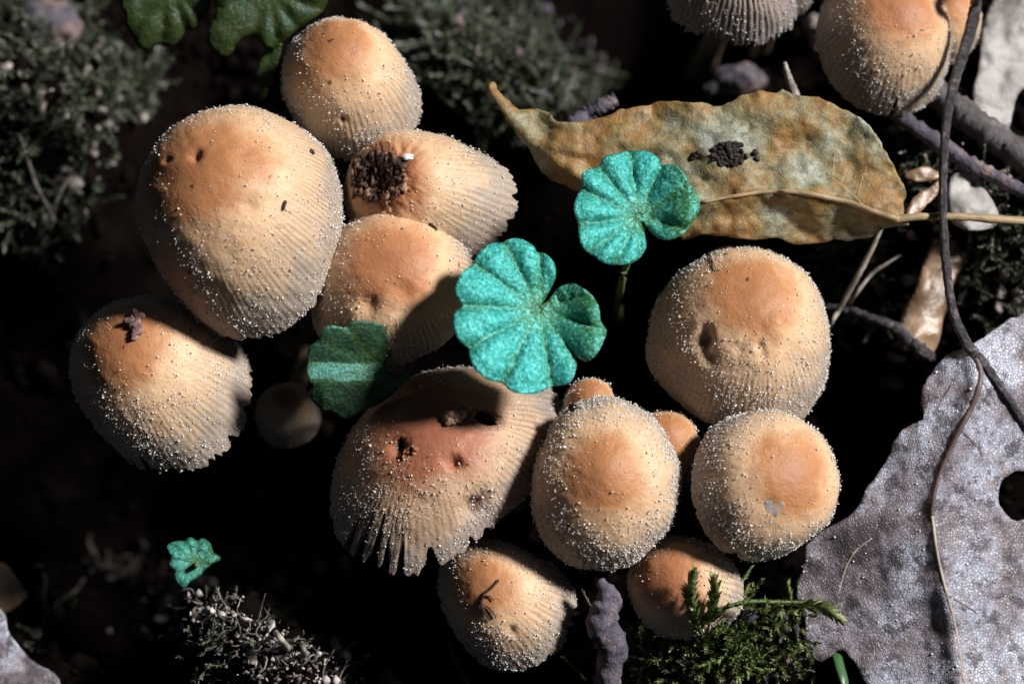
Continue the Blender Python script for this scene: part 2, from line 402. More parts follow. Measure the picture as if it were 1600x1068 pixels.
def mushroom(label, c, wd, tau, psi, R, H, fl, har, disc=.40, tone=(1, 1, 1), red=0, gran=1500, fray=.03, groove=.085, g0=.40, dents=(), holes=(), slits=(),
             seed=0, stem_r=1.7, stem=True, lump=.02, group='inky cap mushrooms of the clump', droop=0.0, hurts=(), base_off=(0, 0), umbo=0.0, torn=()):
    g = np.random.default_rng(100 + seed)
    sc_ = (FOC - wd) / FOC; R, H = R * sc_, H * sc_
    ca = np.array([math.sin(tau) * math.cos(psi), math.sin(tau) * math.sin(psi), math.cos(tau)])
    e1 = np.array([math.cos(tau) * math.cos(psi), math.cos(tau) * math.sin(psi), -math.sin(tau)])
    e2 = np.array([-math.sin(psi), math.cos(psi), 0])
    B = np.stack([RT, UP, BK]); ca, e1, e2 = ca @ B, e1 @ B, e2 @ B
    cen = P(c[0], c[1], wd)
    ng = max(36, int(2 * math.pi * R / .82)); NA = ng * 5; NT = 66
    th = np.linspace(0, 2 * math.pi, NA, endpoint=False)
    def per(kmax, amp, fall=1.0):
        s = np.zeros(NA)
        for k in range(1, kmax + 1): s += amp / k ** fall * g.normal() * np.cos(k * th + g.uniform(0, 6.28))
        return s
    marg = 1 - .35 * fray * np.abs(per(60, .55, .25)) + per(7, fray * .30)
    for (a0, wdth, dep) in slits:
        d = np.abs((th - a0 + math.pi) % (2 * math.pi) - math.pi); marg = marg - dep * np.exp(-(d / wdth) ** 4)
    t = np.linspace(0, 1, NT)[:, None] ** .85 * marg[None, :]
    TH = np.broadcast_to(th[None, :], t.shape)
    ph = t * 1.66
    r = R * np.sin(ph) * (1 + fl * t ** 3)
    r = r * (1 + t ** 2 * (har[0] * np.cos(2 * TH) + har[1] * np.sin(2 * TH) + har[2] * np.cos(3 * TH) + har[3] * np.sin(3 * TH)))
    r = r * (1 + smoothstep(.3, 1, t) * per(9, lump)[None, :])
    z = H * np.cos(ph) - .35 * H + umbo * np.exp(-(t / .22) ** 2)
    wob = per(14, .35)[None, :] * .9
    pha = TH * ng / 2 + wob * 2.2 + 1.3 * fbm(TH * 7 + 3, t * 5, seed + 21) * 2 * smoothstep(0, .3, TH) * smoothstep(2 * math.pi, 2 * math.pi - .3, TH)
    gr = np.abs(np.sin(pha)) ** .8
    ga = smoothstep(g0, g0 + .3, t) * (.25 + 1.2 * vnoise(TH * 5, t * 4, seed))
    gro = (1 - gr) * ga
    V = cen + (r * np.cos(TH))[..., None] * e1 + (r * np.sin(TH))[..., None] * e2 + z[..., None] * ca
    def normals(V):
        dth = np.roll(V, -1, 1) - np.roll(V, 1, 1); dt = np.gradient(V, axis=0)
        n = norm(np.cross(dt, dth)); n[0] = ca
        s = np.sign((n * (V - cen)).sum(-1).mean()); return n * s
    Nn = normals(V)
    nz = fbm(TH * R / 3.2 + 40, t * R / 2.4, seed) * .34 * smoothstep(.4, .75, t) + fbm(V[..., 0] / 4, V[..., 1] / 4 + V[..., 2] / 5, seed + 3) * .55
    V = V - Nn * (gro * groove)[..., None] + Nn * (nz * smoothstep(0, .2, t))[..., None]
    hurt = np.zeros(t.shape)
    def pick(px, py):
        """surface point of this cap under a photo pixel"""
        q = V - EYE; dd = -(q @ BK); sx = 800 + (q @ RT) / dd * FOC / KPX; sy = 534 - (q @ UP) / dd * FOC / KPX
        e = (sx - px) ** 2 + (sy - py) ** 2 + np.where((Nn @ BK) < 0.02, 1e6, 0)
        k = np.unravel_index(np.argmin(e), e.shape); return V[k], Nn[k], sx, sy
    for (px, py, rad, dep) in dents:
        q, n, sx, sy = pick(px, py); rad *= KPX
        D = np.linalg.norm(V - q, axis=-1) * (1 + .35 * fbm(V[..., 0] * 1.3, V[..., 1] * 1.3 + V[..., 2], 5))
        D = D * (1 + .5 * fbm(V[..., 0] * .5 + px, V[..., 1] * .5 + V[..., 2] * .4, 6))
        V = V - Nn * (dep * np.exp(-(D / rad) ** 2))[..., None]
    for (px, py, rad, am) in hurts:
        q, n, sx, sy = pick(px, py); D = np.linalg.norm(V - q, axis=-1) / (rad * KPX)
        hurt = np.maximum(hurt, am * smoothstep(1.25, .6, D + .9 * fbm(V[..., 0] * .8, V[..., 1] * .8 + V[..., 2], 8)))
    keep = np.ones((NT - 1, NA), bool)
    for (px, py, rx, ry, rot) in holes:
        q, n, sx, sy = pick(px, py)
        dx, dy = sx - px, sy - py; a = math.radians(rot)
        u = (dx * math.cos(a) + dy * math.sin(a)) / rx; v = (-dx * math.sin(a) + dy * math.cos(a)) / ry
        D = np.hypot(u, v) + .5 * fbm(sx / 9, sy / 9, 4); near = (Nn @ BK) > 0
        ins = (D < 1) & near; keep &= ~(ins[:-1] & np.roll(ins, -1, 1)[:-1] & ins[1:])
        rim = np.exp(-((D - 1.25) / .35) ** 2) * near; V = V + Nn * (rim * .22)[..., None]; hurt = np.maximum(hurt, rim * .55)
    Nn = normals(V)
    # base of the stalk on the soil
    foot = cen - ca * (H * .35) + np.array([base_off[0], base_off[1], 0]); 
    dv = -ca * .06 - BK * .94; dv /= -dv[2]
    for _ in range(3): foot = foot + dv * (foot[2] - height(foot[0], foot[1]))
    foot[2] = height(foot[0], foot[1]) - 1.5
    o = thing('mushroom', foot, label, 'mushroom', group)
    i = np.arange(NT - 1)[:, None] * NA; j = np.arange(NA)[None, :]; j2 = (j + 1) % NA
    F = np.stack([i + j, i + NA + j, i + NA + j2, i + j2], -1)
    F = F[keep].reshape(-1, 4)
    cap = obj('cap', V.reshape(-1, 3), F, cap_material('cap_skin', disc, tone, red), o)
    me = cap.data
    for nm, ar in (('groove', gro), ('hurt', hurt)):
        a = me.attributes.new(nm, 'FLOAT', 'POINT'); a.data.foreach_set('value', ar.astype(np.float32).ravel())
    li = np.empty(len(me.loops), np.int32); me.loops.foreach_get('vertex_index', li)
    uv = np.stack([(TH / (2 * math.pi)).ravel()[li], t.ravel()[li]], -1)
    me.uv_layers.new(name='UVMap').data.foreach_set('uv', uv.astype(np.float32).ravel())
    if len(holes):
        md = cap.modifiers.new('flesh', 'SOLIDIFY'); md.thickness = .5 * S; md.offset = -1
    # granules
    k = int(gran * 4.6)
    ti = np.sqrt(g.uniform(.02, 1, k * 3)); 
    ti = ti[g.uniform(size=k * 3) < (.10 + .9 * smoothstep(.22, .62, ti))][:k]
    ii = np.clip(((ti) ** (1 / .85) * (NT - 1)).astype(int), 1, NT - 2); jj = g.integers(0, NA, len(ii))
    ok = keep[ii, jj] & (vnoise(TH[ii, jj] * 5, t[ii, jj] * 9, seed + 11) > g.uniform(.05, .62, len(ii)))
    ii, jj = ii[ok], jj[ok]
    rr = (g.gamma(4, .0165, len(ii)) * np.where(g.uniform(size=len(ii)) < .045, 1.8, 1)).clip(.03, .19)
    C = V[ii, jj] + Nn[ii, jj] * (rr * .45)[:, None] + g.normal(size=(len(ii), 3)) * .12
    gv, gf = scatter(C, rr, (OCT_V, OCT_F), .2)
    obj('granules', gv, gf, M['granule'], cap, kind='stuff')
    # gills
    GA = ng * 2; G = 9
    tg = np.linspace(0, 1, G)[:, None]; aj = (np.arange(GA) * NA // GA)
    edge = V[-1][aj]; en = Nn[-1][aj]
    ce = edge.mean(0) + ca * H * .45
    gv = edge[None] * (1 - tg[..., None]) + ce * tg[..., None] - en[None] * .25
    zig = np.where(np.arange(GA) % 2 == 0, 1, -1) * .55
    gv = gv + ca * (zig[None, :] * np.sin(tg * math.pi))[..., None] + ca * (H * .25 * np.sin(tg * math.pi))[..., None]
    i = np.arange(G - 1)[:, None] * GA; j = np.arange(GA)[None, :]; j2 = (j + 1) % GA
    obj('gills', gv.reshape(-1, 3), np.stack([i + j, i + j2, i + GA + j2, i + GA + j], -1).reshape(-1, 4), M['gill'], cap)
    # stalk
    top = cen + ca * H * .2
    mid1 = cen - ca * (H * .35 + 2); 
    pts = [top, mid1, mid1 * .45 + foot * .55 + ca * 1.5, foot]
    V2, F2, C2 = tube(pts, [stem_r * .8, stem_r * .85, stem_r, stem_r * 1.25], 22, 14, .03, seed)
    obj('stem', V2, [F2, C2], M['stem'], o)
    o['_pick'] = 0
    return o, pick

FIT = {
 'A': dict(c=(363, 320), tau=.541, psi=2.239, R=15.19, H=18.01, fl=-.09, har=(.110, -.089, .023, .041)),
 'B': dict(c=(232, 579), tau=.514, psi=2.227, R=11.19, H=14.06, fl=.09, har=(.134, .070, .037, .047)),
 'C': dict(c=(538, 122), tau=.502, psi=1.780, R=9.03, H=12.62, fl=0, har=(.092, .090, .014, .034)),
 'D': dict(c=(647, 299), tau=.516, psi=2.717, R=9.98, H=13.31, fl=-.02, har=(.231, .116, .001, -.016)),
 'E': dict(c=(613, 434), tau=.351, psi=1.603, R=10.38, H=10.56, fl=.05, har=(.021, -.076, .030, .020)),
 'F': dict(c=(681, 703), tau=.60, psi=1.846, R=12.3, H=10.6, fl=.23, har=(-.091, -.162, .002, .051)),
 'H': dict(c=(1164, 509), tau=.535, psi=1.448, R=12.03, H=13.87, fl=.02, har=(.030, .009, .018, -.026)),
 'I': dict(c=(944, 751), tau=.173, psi=1.837, R=9.84, H=8.88, fl=.07, har=(.068, -.070, .025, .014)),
 'J': dict(c=(1209, 750), tau=.471, psi=.469, R=9.98, H=9.65, fl=.01, har=(.052, .002, .008, -.024)),
 'K': dict(c=(777, 931), tau=.472, psi=2.340, R=7.83, H=9.46, fl=.15, har=(.163, .051, .082, .017)),
 'L': dict(c=(1061, 913), tau=.433, psi=2.458, R=7.16, H=8.26, fl=0, har=(.082, .055, .012, -.017)),
 'P': dict(c=(1391, 46), tau=.448, psi=1.195, R=9.05, H=10.57, fl=.05, har=(.052, .079, .007, .007)),
}
PK = {}
def mk(key, label, wd, **kw):
    d = dict(FIT.get(key, {})); d.update(kw)
    _, PK[key] = mushroom(label, wd=wd, seed=sum(map(ord, key)), **d)

mk('A', 'largest tan bell-shaped mushroom cap with small dimple near its orange top, beside the dark hollow', 0, gran=3000, fray=.045, dents=[(304, 243, 9, 1.0), (262, 250, 6, .5), (390, 320, 14, .3)], hurts=[(306, 246, 6, .5), (262, 249, 5, .6)])
mk('B', 'tan mushroom with a purplish dirt crumb stuck near the top of its orange cap', -5, gran=2600, fray=.06, slits=[(2.45, .03, .10), (2.25, .025, .12), (2.0, .03, .08), (2.62, .02, .06)])
mk('C', 'tall smooth egg-shaped tan mushroom cap below the green leaves, with two tiny dark specks', -11, gran=1500, fray=.02, dents=[(536, 188, 6, .5)], hurts=[(536, 188, 5, .9), (515, 129, 4, .9)])
mk('D', 'wide flaring mushroom with a rotten dark crater eaten into its cap', -6.5, gran=900, fray=.06, red=.6, dents=[(592, 275, 42, 2.2), (585, 285, 22, 1.2)], hurts=[(592, 278, 46, .95)], groove=.10)
mk('E', 'orange domed mushroom cap between the big tan cap and the turquoise round leaf', -1, gran=1300, fray=.05, disc=.42, red=.3, dents=[(575, 480, 14, .7), (630, 455, 16, .4)])
mk('F', 'damaged reddish brown mushroom with holes in its cap and a shredded drooping margin', -1, gran=2000, fray=.07, disc=.52, red=1.0, tone=(.80, .80, .84),
   dents=[(622, 697, 12, 1.6), (711, 722, 11, 1.3), (745, 792, 20, 1.8), (648, 600, 9, .6), (705, 645, 10, -.8)], hurts=[(625, 695, 11, .8), (712, 722, 9, .5), (740, 785, 14, .7), (718, 645, 22, .35)],
   holes=[(757, 655, 20, 10, 20), (626, 693, 7, 9, 0)], slits=[(2.10, .028, .22), (2.23, .026, .34), (2.37, .030, .30), (2.48, .022, .36), (2.60, .026, .28), (2.86, .05, .13), (3.25, .03, .10)])
mk('H', 'large rounded tan mushroom with sunken pits, standing just below the brown dead leaf', -5, gran=3200, fray=.02, dents=[(1104, 515, 10, .9), (1100, 535, 15, 1.3), (1108, 560, 12, .7), (1155, 548, 10, .3), (1187, 540, 6, .55), (1193, 552, 7, .35), (1212, 508, 18, -.45), (1150, 470, 25, .25), (1240, 560, 30, .3)], hurts=[(1100, 532, 14, .45)], disc=.36)
mk('I', 'round tan mushroom cap seen from above with pale ring, overlapping the shredded mushroom', 5, gran=2600, fray=.03, g0=.55, groove=.09, umbo=.7)
mk('J', 'round tan mushroom cap with a small grey scuff, touching the grey dead leaf', 4, gran=1700, fray=.03, hurts=[(1094, 775, 4, .9)], dents=[(1150, 868, 12, .8), (1200, 790, 10, .3)], g0=.5)
mk('K', 'tan mushroom with a wisp of dark moss lying on its orange cap', -1, gran=1700, fray=.05, hurts=[(800, 985, 6, .6)], dents=[(800, 985, 6, .5)])
mk('L', 'small orange mushroom cap partly hidden behind upright moss shoots', 0, gran=900, fray=.03, disc=.45, red=.3)
mk('M', 'small peach mushroom button squeezed behind the round turquoise leaf', -5, c=(922, 628), tau=.4, psi=1.5, R=3.5, H=4.2, fl=0, har=(0, 0, 0, 0), gran=150, groove=.03, stem_r=1.1, disc=.6, fray=.01)
mk('N', 'small peach mushroom button squeezed between two round tan caps', -2, c=(1042, 688), tau=.4, psi=1.5, R=4.5, H=5.2, fl=0, har=(.03, 0, 0, 0), gran=220, groove=.03, stem_r=1.2, disc=.6, fray=.01)
mk('O', 'small shaded olive mushroom button in the dark under the folded leaf', -24, c=(447, 640), tau=.5, psi=1.7, R=4.3, H=6.0, fl=0, har=(.0, 0, 0, 0), gran=60, groove=.03, stem_r=1.3, disc=.3, fray=.01)
mk('P', 'orange topped mushroom with a split margin standing behind the dark thin stalk', -17, gran=1300, fray=.02, disc=.40, red=.3, slits=[(3.56, .03, .22)], group='inky cap mushrooms behind the brown leaf')
mk('P2', 'pale mushroom cap half hidden behind the orange topped mushroom with a split margin', -23, c=(1478, 30), tau=.5, psi=1.3, R=5.0, H=7.0, fl=0, har=(.05, 0, 0, 0), gran=200, stem_r=1.2, group='inky cap mushrooms behind the brown leaf')
mk('Q', 'greyish ribbed mushroom cap with a ragged fringe above the brown dead leaf', -17, c=(1150, -30), tau=.62, psi=1.5, R=7.6, H=10.5, fl=.12, har=(-.02, .03, .04, 0), gran=800, fray=.09, groove=.32, g0=.25, tone=(.62, .66, .78), disc=.2, group='inky cap mushrooms behind the brown leaf')
mk('Q2', 'narrow ribbed grey mushroom cap beside the fringed one', -20, c=(1238, -18), tau=.6, psi=1.5, R=2.6, H=5.5, fl=.1, har=(0, 0, 0, 0), gran=150, fray=.08, groove=.2, g0=.25, tone=(.6, .64, .76), disc=.2, stem_r=1.0, group='inky cap mushrooms behind the brown leaf')

# crumbs, threads and specks lying on the caps
def on_cap(key, px, py, lift=0.0):
    q, n, _, _ = PK[key](px, py); return q + n * lift

def crater_bits():
    mb = MB(); g = np.random.default_rng(5)
    for k in range(170):
        a, rr = g.uniform(0, 6.28), 42 * math.sqrt(g.uniform())
        q = on_cap('D', 592 + rr * math.cos(a), 277 + rr * .95 * math.sin(a), .15)
        V, F = clod(q + g.normal(size=3) * .15, g.uniform(.10, .85, 3) * g.choice([.6, 1, 1.3]), int(g.integers(1e6)), 1.3, int(g.integers(0, 2))); mb.add(V, F)
    V, F = mb.get(); tag(obj('rotten_pulp', V, F, M['crater'], smooth=False, origin=on_cap('D', 592, 277)), 'crumbly rotten brown pulp filling the crater of the wide flaring cap', 'debris', kind='stuff')
crater_bits()
def lumps(name, key, pts, m, label, cat, size, seed):
    mb = MB(); g = np.random.default_rng(seed)
    for (px, py) in pts:
        V, F = clod(on_cap(key, px, py, size * .55), size * g.uniform(.7, 1.2, 3), int(g.integers(1e6)), .7, 2); mb.add(V, F)
    V, F = mb.get(); return tag(obj(name, V, F, m, origin=on_cap(key, *pts[0])), label, cat)
lumps('dirt_crumb', 'B', [(213, 492), (208, 500), (216, 506), (209, 512), (215, 519), (210, 528), (205, 505), (219, 497)], M['purple_crumb'], 'knobbly purplish dirt crumb stuck on the lower left tan cap'.replace('lower left ', ''), 'crumb', .62, 3)
lumps('flesh_flake', 'F', [(700, 650), (709, 645), (719, 648), (728, 643), (705, 658), (715, 655)], M['torn'], 'raised torn flake of flesh beside the hole in the shredded cap', 'flake', .7, 8)
q, n_, _, _ = PK['J'](1203, 789); V, F = clod((0, 0, 0), (1.9, 1.5, 1.2), 12, .5, 3); V = V - np.outer(V @ n_, n_) * .88
tag(obj('scuff_patch', V + q, F, M['scuff'], origin=q), 'small grey flake stuck on the round cap that touches the grey leaf', 'flake')
tag(obj('pale_flake', *clod(on_cap('D', 637, 246, .2), (.8, .5, .3), 4, .6, 2), M['granule'], origin=on_cap('D', 637, 246)), 'tiny white flake beside the rotten crater', 'flake')
V, F = icosub(2); q = on_cap('I', 897, 640, .3); tag(obj('black_seed', V * .62 + q, F, M['seed'], origin=q), 'tiny shiny black seed at the edge of the round pale-ringed cap', 'seed')
def thread(name, key, px, r, m, label, cat, lift=.25, seed=1):
    pts = [on_cap(key, x, y, lift) for x, y in px]
    V, F, C = tube(pts, [r, r * 1.2, r * .6], 26, 6, .2, seed)
    return tag(obj(name, V, [F, C], m, origin=pts[0]), label, cat)
thread('dark_thread', 'E', [(668, 338), (667, 346), (671, 352), (677, 356), (682, 362)], .17, M['dirt'], 'short dark crooked thread lying on the orange domed cap', 'thread')
t_ = thread('moss_wisp', 'K', [(779, 906), (770, 918), (757, 928), (753, 944), (760, 958), (768, 968)], .16, M['dirt'], 'thin dark wisp of moss with side branches lying on a cap', 'moss wisp')
for px in ([(757, 930), (766, 932), (772, 938)], [(760, 945), (768, 952), (775, 962)]):
    V, F, C = tube([on_cap('K', x, y, .25) for x, y in px], [.13, .08], 12, 5, .2, 2); obj('branch', V, [F, C], M['dirt'], t_)
thread('dark_speck', 'A', [(446, 315), (444, 322), (442, 329)], .22, M['dirt'], 'small dark elongated speck on the largest cap', 'speck', .1)
thread('dark_speck', 'A', [(484, 236), (488, 238), (489, 242)], .28, M['dirt'], 'small dark rounded speck near the margin of the largest cap', 'speck', .1)
thread('pale_hair', 'H', [(1108, 392), (1112, 402), (1118, 415), (1121, 424)], .10, M['straw'], 'short pale hair lying on the pitted mushroom under the leaf', 'hair', .2)

# ------------------------------------------------------------------ leaves
def inside(poly, x, y):
    r = np.zeros(x.shape, bool); n = len(poly)
    for i in range(n):
        (x1, y1), (x2, y2) = poly[i], poly[(i + 1) % n]
        if y1 == y2: continue
        r ^= ((y1 > y) != (y2 > y)) & (x < (x2 - x1) * (y - y1) / (y2 - y1) + x1)
    return r

def closed_smooth(poly, n, jag=0, seed=0, saw=0):
    p = np.asarray(poly, float); m = len(p)
    out = []
    for u in np.linspace(0, m, n, endpoint=False):
        i = int(u); f = u - i; a, b, c, d = p[i - 1], p[i % m], p[(i + 1) % m], p[(i + 2) % m]
        out.append(.5 * (2 * b + (c - a) * f + (2 * a - 5 * b + 4 * c - d) * f * f + (3 * b - a - 3 * c + d) * f ** 3))
    q = np.array(out)
    if jag:
        g = np.random.default_rng(seed); T = norm(np.roll(q, -1, 0) - np.roll(q, 1, 0)); Nn = np.stack([-T[:, 1], T[:, 0]], -1)
        e = g.normal(size=n); e = (e + np.roll(e, 1) + np.roll(e, -1)) / 2; q = q + Nn * (jag * e)[:, None]
    return q

def blade(name, poly, holes, wf, m, parent, cell=6, thick=.25, vein_shade_f=None, smooth=True):
    x0, y0 = poly.min(0) - cell; x1, y1 = poly.max(0) + cell
    gx = np.arange(x0, x1 + cell, cell); gy = np.arange(y0, y1 + cell, cell)
    X, Y = np.meshgrid(gx, gy, indexing='xy')
    cx, cy = (X[:-1, :-1] + cell / 2), (Y[:-1, :-1] + cell / 2)
    ok = inside(poly, cx, cy)
    for h in holes: ok &= ~inside(h, cx, cy)
    cnt = np.zeros(X.shape, int)
    for a in (0, 1):
        for b in (0, 1): cnt[a:a + ok.shape[0], b:b + ok.shape[1]] += ok
    bd = (cnt > 0) & (cnt < 4); segs = []
    for q in [poly] + list(holes):
        segs.append((q, np.roll(q, -1, 0)))
    A = np.vstack([s[0] for s in segs]); Bq = np.vstack([s[1] for s in segs])
    bi = np.argwhere(bd)
    for (i, j) in bi:
        p = np.array([X[i, j], Y[i, j]]); d = Bq - A
        t = np.clip(((p - A) * d).sum(1) / ((d * d).sum(1) + 1e-9), 0, 1); c = A + d * t[:, None]
        k = np.argmin(((c - p) ** 2).sum(1)); X[i, j], Y[i, j] = c[k]
    use = cnt > 0; idx = -np.ones(X.shape, int); idx[use] = np.arange(use.sum())
    px, py = X[use], Y[use]
    V = P(px, py, wf(px, py))
    c = np.argwhere(ok); i, j = c[:, 0], c[:, 1]
    F = np.stack([idx[i, j], idx[i + 1, j], idx[i + 1, j + 1], idx[i, j + 1]], -1)
    o = obj(name, V, F, m, parent, smooth)
    if vein_shade_f is not None:
        at = o.data.attributes.new('vein', 'FLOAT', 'POINT'); at.data.foreach_set('value', vein_shade_f(px, py).astype(np.float32))
    md = o.modifiers.new('thickness', 'SOLIDIFY'); md.thickness = thick * S; md.offset = 0
    return o

def vein(parent, pts, wf, r, m, lift=.12, n=26, name='vein'):
    q = smooth_path(np.array(pts, float), n)
    V, F, C = tube(P(q[:, 0], q[:, 1], wf(q[:, 0], q[:, 1]) + lift), r, n, 6, .08, 1)
    return obj(name, V, [F, C], m, parent)

def ivy_leaf(label, outline, ctr, w0, tilt, m, petiole, puff=.75, cup=0.0, cell=4, extra=None, group='ground ivy leaves', gap=None, rim=.25, nveins=True):
    """round scalloped leaf: bulging between furrowed veins that run from the stalk"""
    poly = closed_smooth(outline, len(outline) * 5)
    ctr = np.array(ctr, float); d = poly - ctr; ang = np.arctan2(d[:, 1], d[:, 0]); rad = np.hypot(d[:, 0], d[:, 1])
    o_ = np.argsort(ang); aS, rS = ang[o_], rad[o_]; 
    Rm = rad.max()
    aa = np.linspace(-math.pi, math.pi, 361)[:-1]
    rr = np.interp(aa, aS, rS, period=2 * math.pi); k = np.hanning(9); k /= k.sum()
    rs = np.convolve(np.concatenate([rr[-8:], rr, rr[:8]]), k, 'same')[8:-8]
    notch = [aa[i] for i in range(360) if rs[i] < rs[i - 1] and rs[i] <= rs[(i + 1) % 360]]
    nn = [notch[0]] if notch else [0]
    for a in notch[1:]:
        if a - nn[-1] > .28: nn.append(a)
    nn = np.array(nn); ext = np.concatenate([nn - 2 * math.pi, nn, nn + 2 * math.pi])
    for q in range(3):                                    # split very wide lobes
        e2 = [ext[0]]
        for a, b in zip(ext[:-1], ext[1:]):
            if b - a > .95: e2.append((a + b) / 2)
            e2.append(b)
        ext = np.array(e2)
    def frac(a):
        i = np.clip(np.searchsorted(ext, a) - 1, 0, len(ext) - 2); return (a - ext[i]) / (ext[i + 1] - ext[i])
    def wf(px, py):
        dx, dy = px - ctr[0], py - ctr[1]; a = np.arctan2(dy, dx); rho = np.hypot(dx, dy) / Rm
        f = np.sin(math.pi * frac(a)).clip(0, 1) ** .6
        v = w0 + (tilt[0] * dx - tilt[1] * dy) * KPX + puff * f * smoothstep(.05, .6, rho) - cup * rho ** 2 * 4 + fbm(px / 22, py / 22, 2) * .7
        q = np.interp(a, aS, rS, period=2 * math.pi); v = v - rim * smoothstep(.8, 1.02, np.hypot(dx, dy) / q) * 1.6
        if extra: v = v + extra(px, py)
        return v
    def vein_shade(px, py):
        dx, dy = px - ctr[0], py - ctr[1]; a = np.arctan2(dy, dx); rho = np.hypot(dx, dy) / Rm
        return np.clip((1 - np.sin(math.pi * frac(a))) ** 3 * .75 + np.exp(-(rho / .26) ** 2) + .55 * smoothstep(.15, .7, dx / Rm), 0, 1)  # last term paints the right half green, as if out of the light
    base = P(ctr[0], ctr[1], float(wf(ctr[0], ctr[1])))
    end = petiole[-1]; foot = ground_hit(end[0], end[1])[0] if len(end) == 2 else P(*end)
    o = thing('ground_ivy_leaf', foot, label, 'leaf', group)
    blade('blade', poly, [], wf, m, o, cell, .22, vein_shade)
    pk = .5 if Rm < 60 else 1.0
    pts = [base - BK * .55] + [base - BK * 1.6] + [P(*p) for p in petiole[:-1]] + [foot]
    V, F, C = tube(pts, [.4 * pk, .45 * pk, .5 * pk, .6 * pk], 34, 8, .03, 3); obj('petiole', V, [F, C], M['petiole'], o)
    if nveins:
        for a in ext:
            if -math.pi <= a < math.pi:
                q = float(np.interp(a, aS, rS, period=2 * math.pi))
                if q < .25 * Rm: continue
                ps = [ctr + np.array([math.cos(a), math.sin(a)]) * q * f for f in (.04, .3, .55, .78)]
                vein(o, ps, wf, [.18, .12, .06], M['ivy_vein'], .0, 14)
    return o

z6 = lambda L_: [(440 + x * .3746, 340 + y * .3746) for x, y in L_]
tl = (.50, .37)       # leaf slope: bright leaves face between camera and light
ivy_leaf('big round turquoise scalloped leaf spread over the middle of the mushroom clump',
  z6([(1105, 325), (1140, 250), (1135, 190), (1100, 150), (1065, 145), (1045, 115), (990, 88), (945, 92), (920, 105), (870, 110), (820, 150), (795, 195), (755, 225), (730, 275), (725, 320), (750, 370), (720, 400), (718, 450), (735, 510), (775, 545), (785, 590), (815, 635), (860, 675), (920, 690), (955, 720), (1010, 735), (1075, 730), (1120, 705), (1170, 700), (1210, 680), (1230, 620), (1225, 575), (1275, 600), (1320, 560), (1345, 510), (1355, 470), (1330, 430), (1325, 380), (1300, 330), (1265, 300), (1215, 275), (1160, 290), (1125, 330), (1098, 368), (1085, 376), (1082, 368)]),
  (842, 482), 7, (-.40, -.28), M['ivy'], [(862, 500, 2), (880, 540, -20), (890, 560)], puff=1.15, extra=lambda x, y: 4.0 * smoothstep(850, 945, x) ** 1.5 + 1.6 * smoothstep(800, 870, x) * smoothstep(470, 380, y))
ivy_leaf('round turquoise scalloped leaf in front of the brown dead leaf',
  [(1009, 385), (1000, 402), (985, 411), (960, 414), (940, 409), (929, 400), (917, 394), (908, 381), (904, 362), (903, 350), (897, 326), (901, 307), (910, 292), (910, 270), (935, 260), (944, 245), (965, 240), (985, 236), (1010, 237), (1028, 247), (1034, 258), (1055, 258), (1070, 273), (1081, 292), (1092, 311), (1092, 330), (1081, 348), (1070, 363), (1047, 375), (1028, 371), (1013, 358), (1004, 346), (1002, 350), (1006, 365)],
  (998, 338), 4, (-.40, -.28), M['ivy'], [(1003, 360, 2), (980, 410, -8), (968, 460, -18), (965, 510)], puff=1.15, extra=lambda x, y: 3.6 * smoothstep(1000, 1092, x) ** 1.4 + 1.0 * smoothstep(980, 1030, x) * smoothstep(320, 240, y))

def fold(px, py):
    # a flat middle band faces the light, the upper and lower facets bend away from it
    up, dn = np.clip(566 - py, 0, 99) * KPX, np.clip(py - 596, 0, 99) * KPX
    return 1.05 * up - 1.3 * dn + 4.2 * smoothstep(590, 650, px) * smoothstep(590, 620, py) - 3.0 * smoothstep(590, 660, px) * smoothstep(585, 540, py)
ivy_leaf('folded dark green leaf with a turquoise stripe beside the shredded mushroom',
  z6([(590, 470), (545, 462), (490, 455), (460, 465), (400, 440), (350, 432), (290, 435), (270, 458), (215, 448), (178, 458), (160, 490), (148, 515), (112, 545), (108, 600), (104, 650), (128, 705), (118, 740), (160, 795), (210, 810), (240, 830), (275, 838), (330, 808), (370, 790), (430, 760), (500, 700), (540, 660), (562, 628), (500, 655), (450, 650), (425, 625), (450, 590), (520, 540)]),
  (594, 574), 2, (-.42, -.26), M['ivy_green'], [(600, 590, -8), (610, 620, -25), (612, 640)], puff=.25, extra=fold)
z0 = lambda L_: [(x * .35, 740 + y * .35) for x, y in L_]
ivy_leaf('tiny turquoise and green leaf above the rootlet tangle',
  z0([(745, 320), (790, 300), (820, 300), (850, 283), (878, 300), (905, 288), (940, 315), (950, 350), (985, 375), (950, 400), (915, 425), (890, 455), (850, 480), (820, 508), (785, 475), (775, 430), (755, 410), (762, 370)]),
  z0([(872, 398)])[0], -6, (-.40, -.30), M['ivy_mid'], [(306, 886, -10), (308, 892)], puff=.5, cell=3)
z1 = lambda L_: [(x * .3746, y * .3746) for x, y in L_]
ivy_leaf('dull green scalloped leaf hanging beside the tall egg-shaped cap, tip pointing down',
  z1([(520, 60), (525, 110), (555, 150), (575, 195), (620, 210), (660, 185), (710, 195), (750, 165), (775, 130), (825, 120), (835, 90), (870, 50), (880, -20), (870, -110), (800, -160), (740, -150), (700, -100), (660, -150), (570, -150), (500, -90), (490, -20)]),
  z1([(700, -70)])[0], -20, (-.1, .35), M['ivy_dull'], [(270, -30, -30), (290, -20)], puff=.8, cell=6)
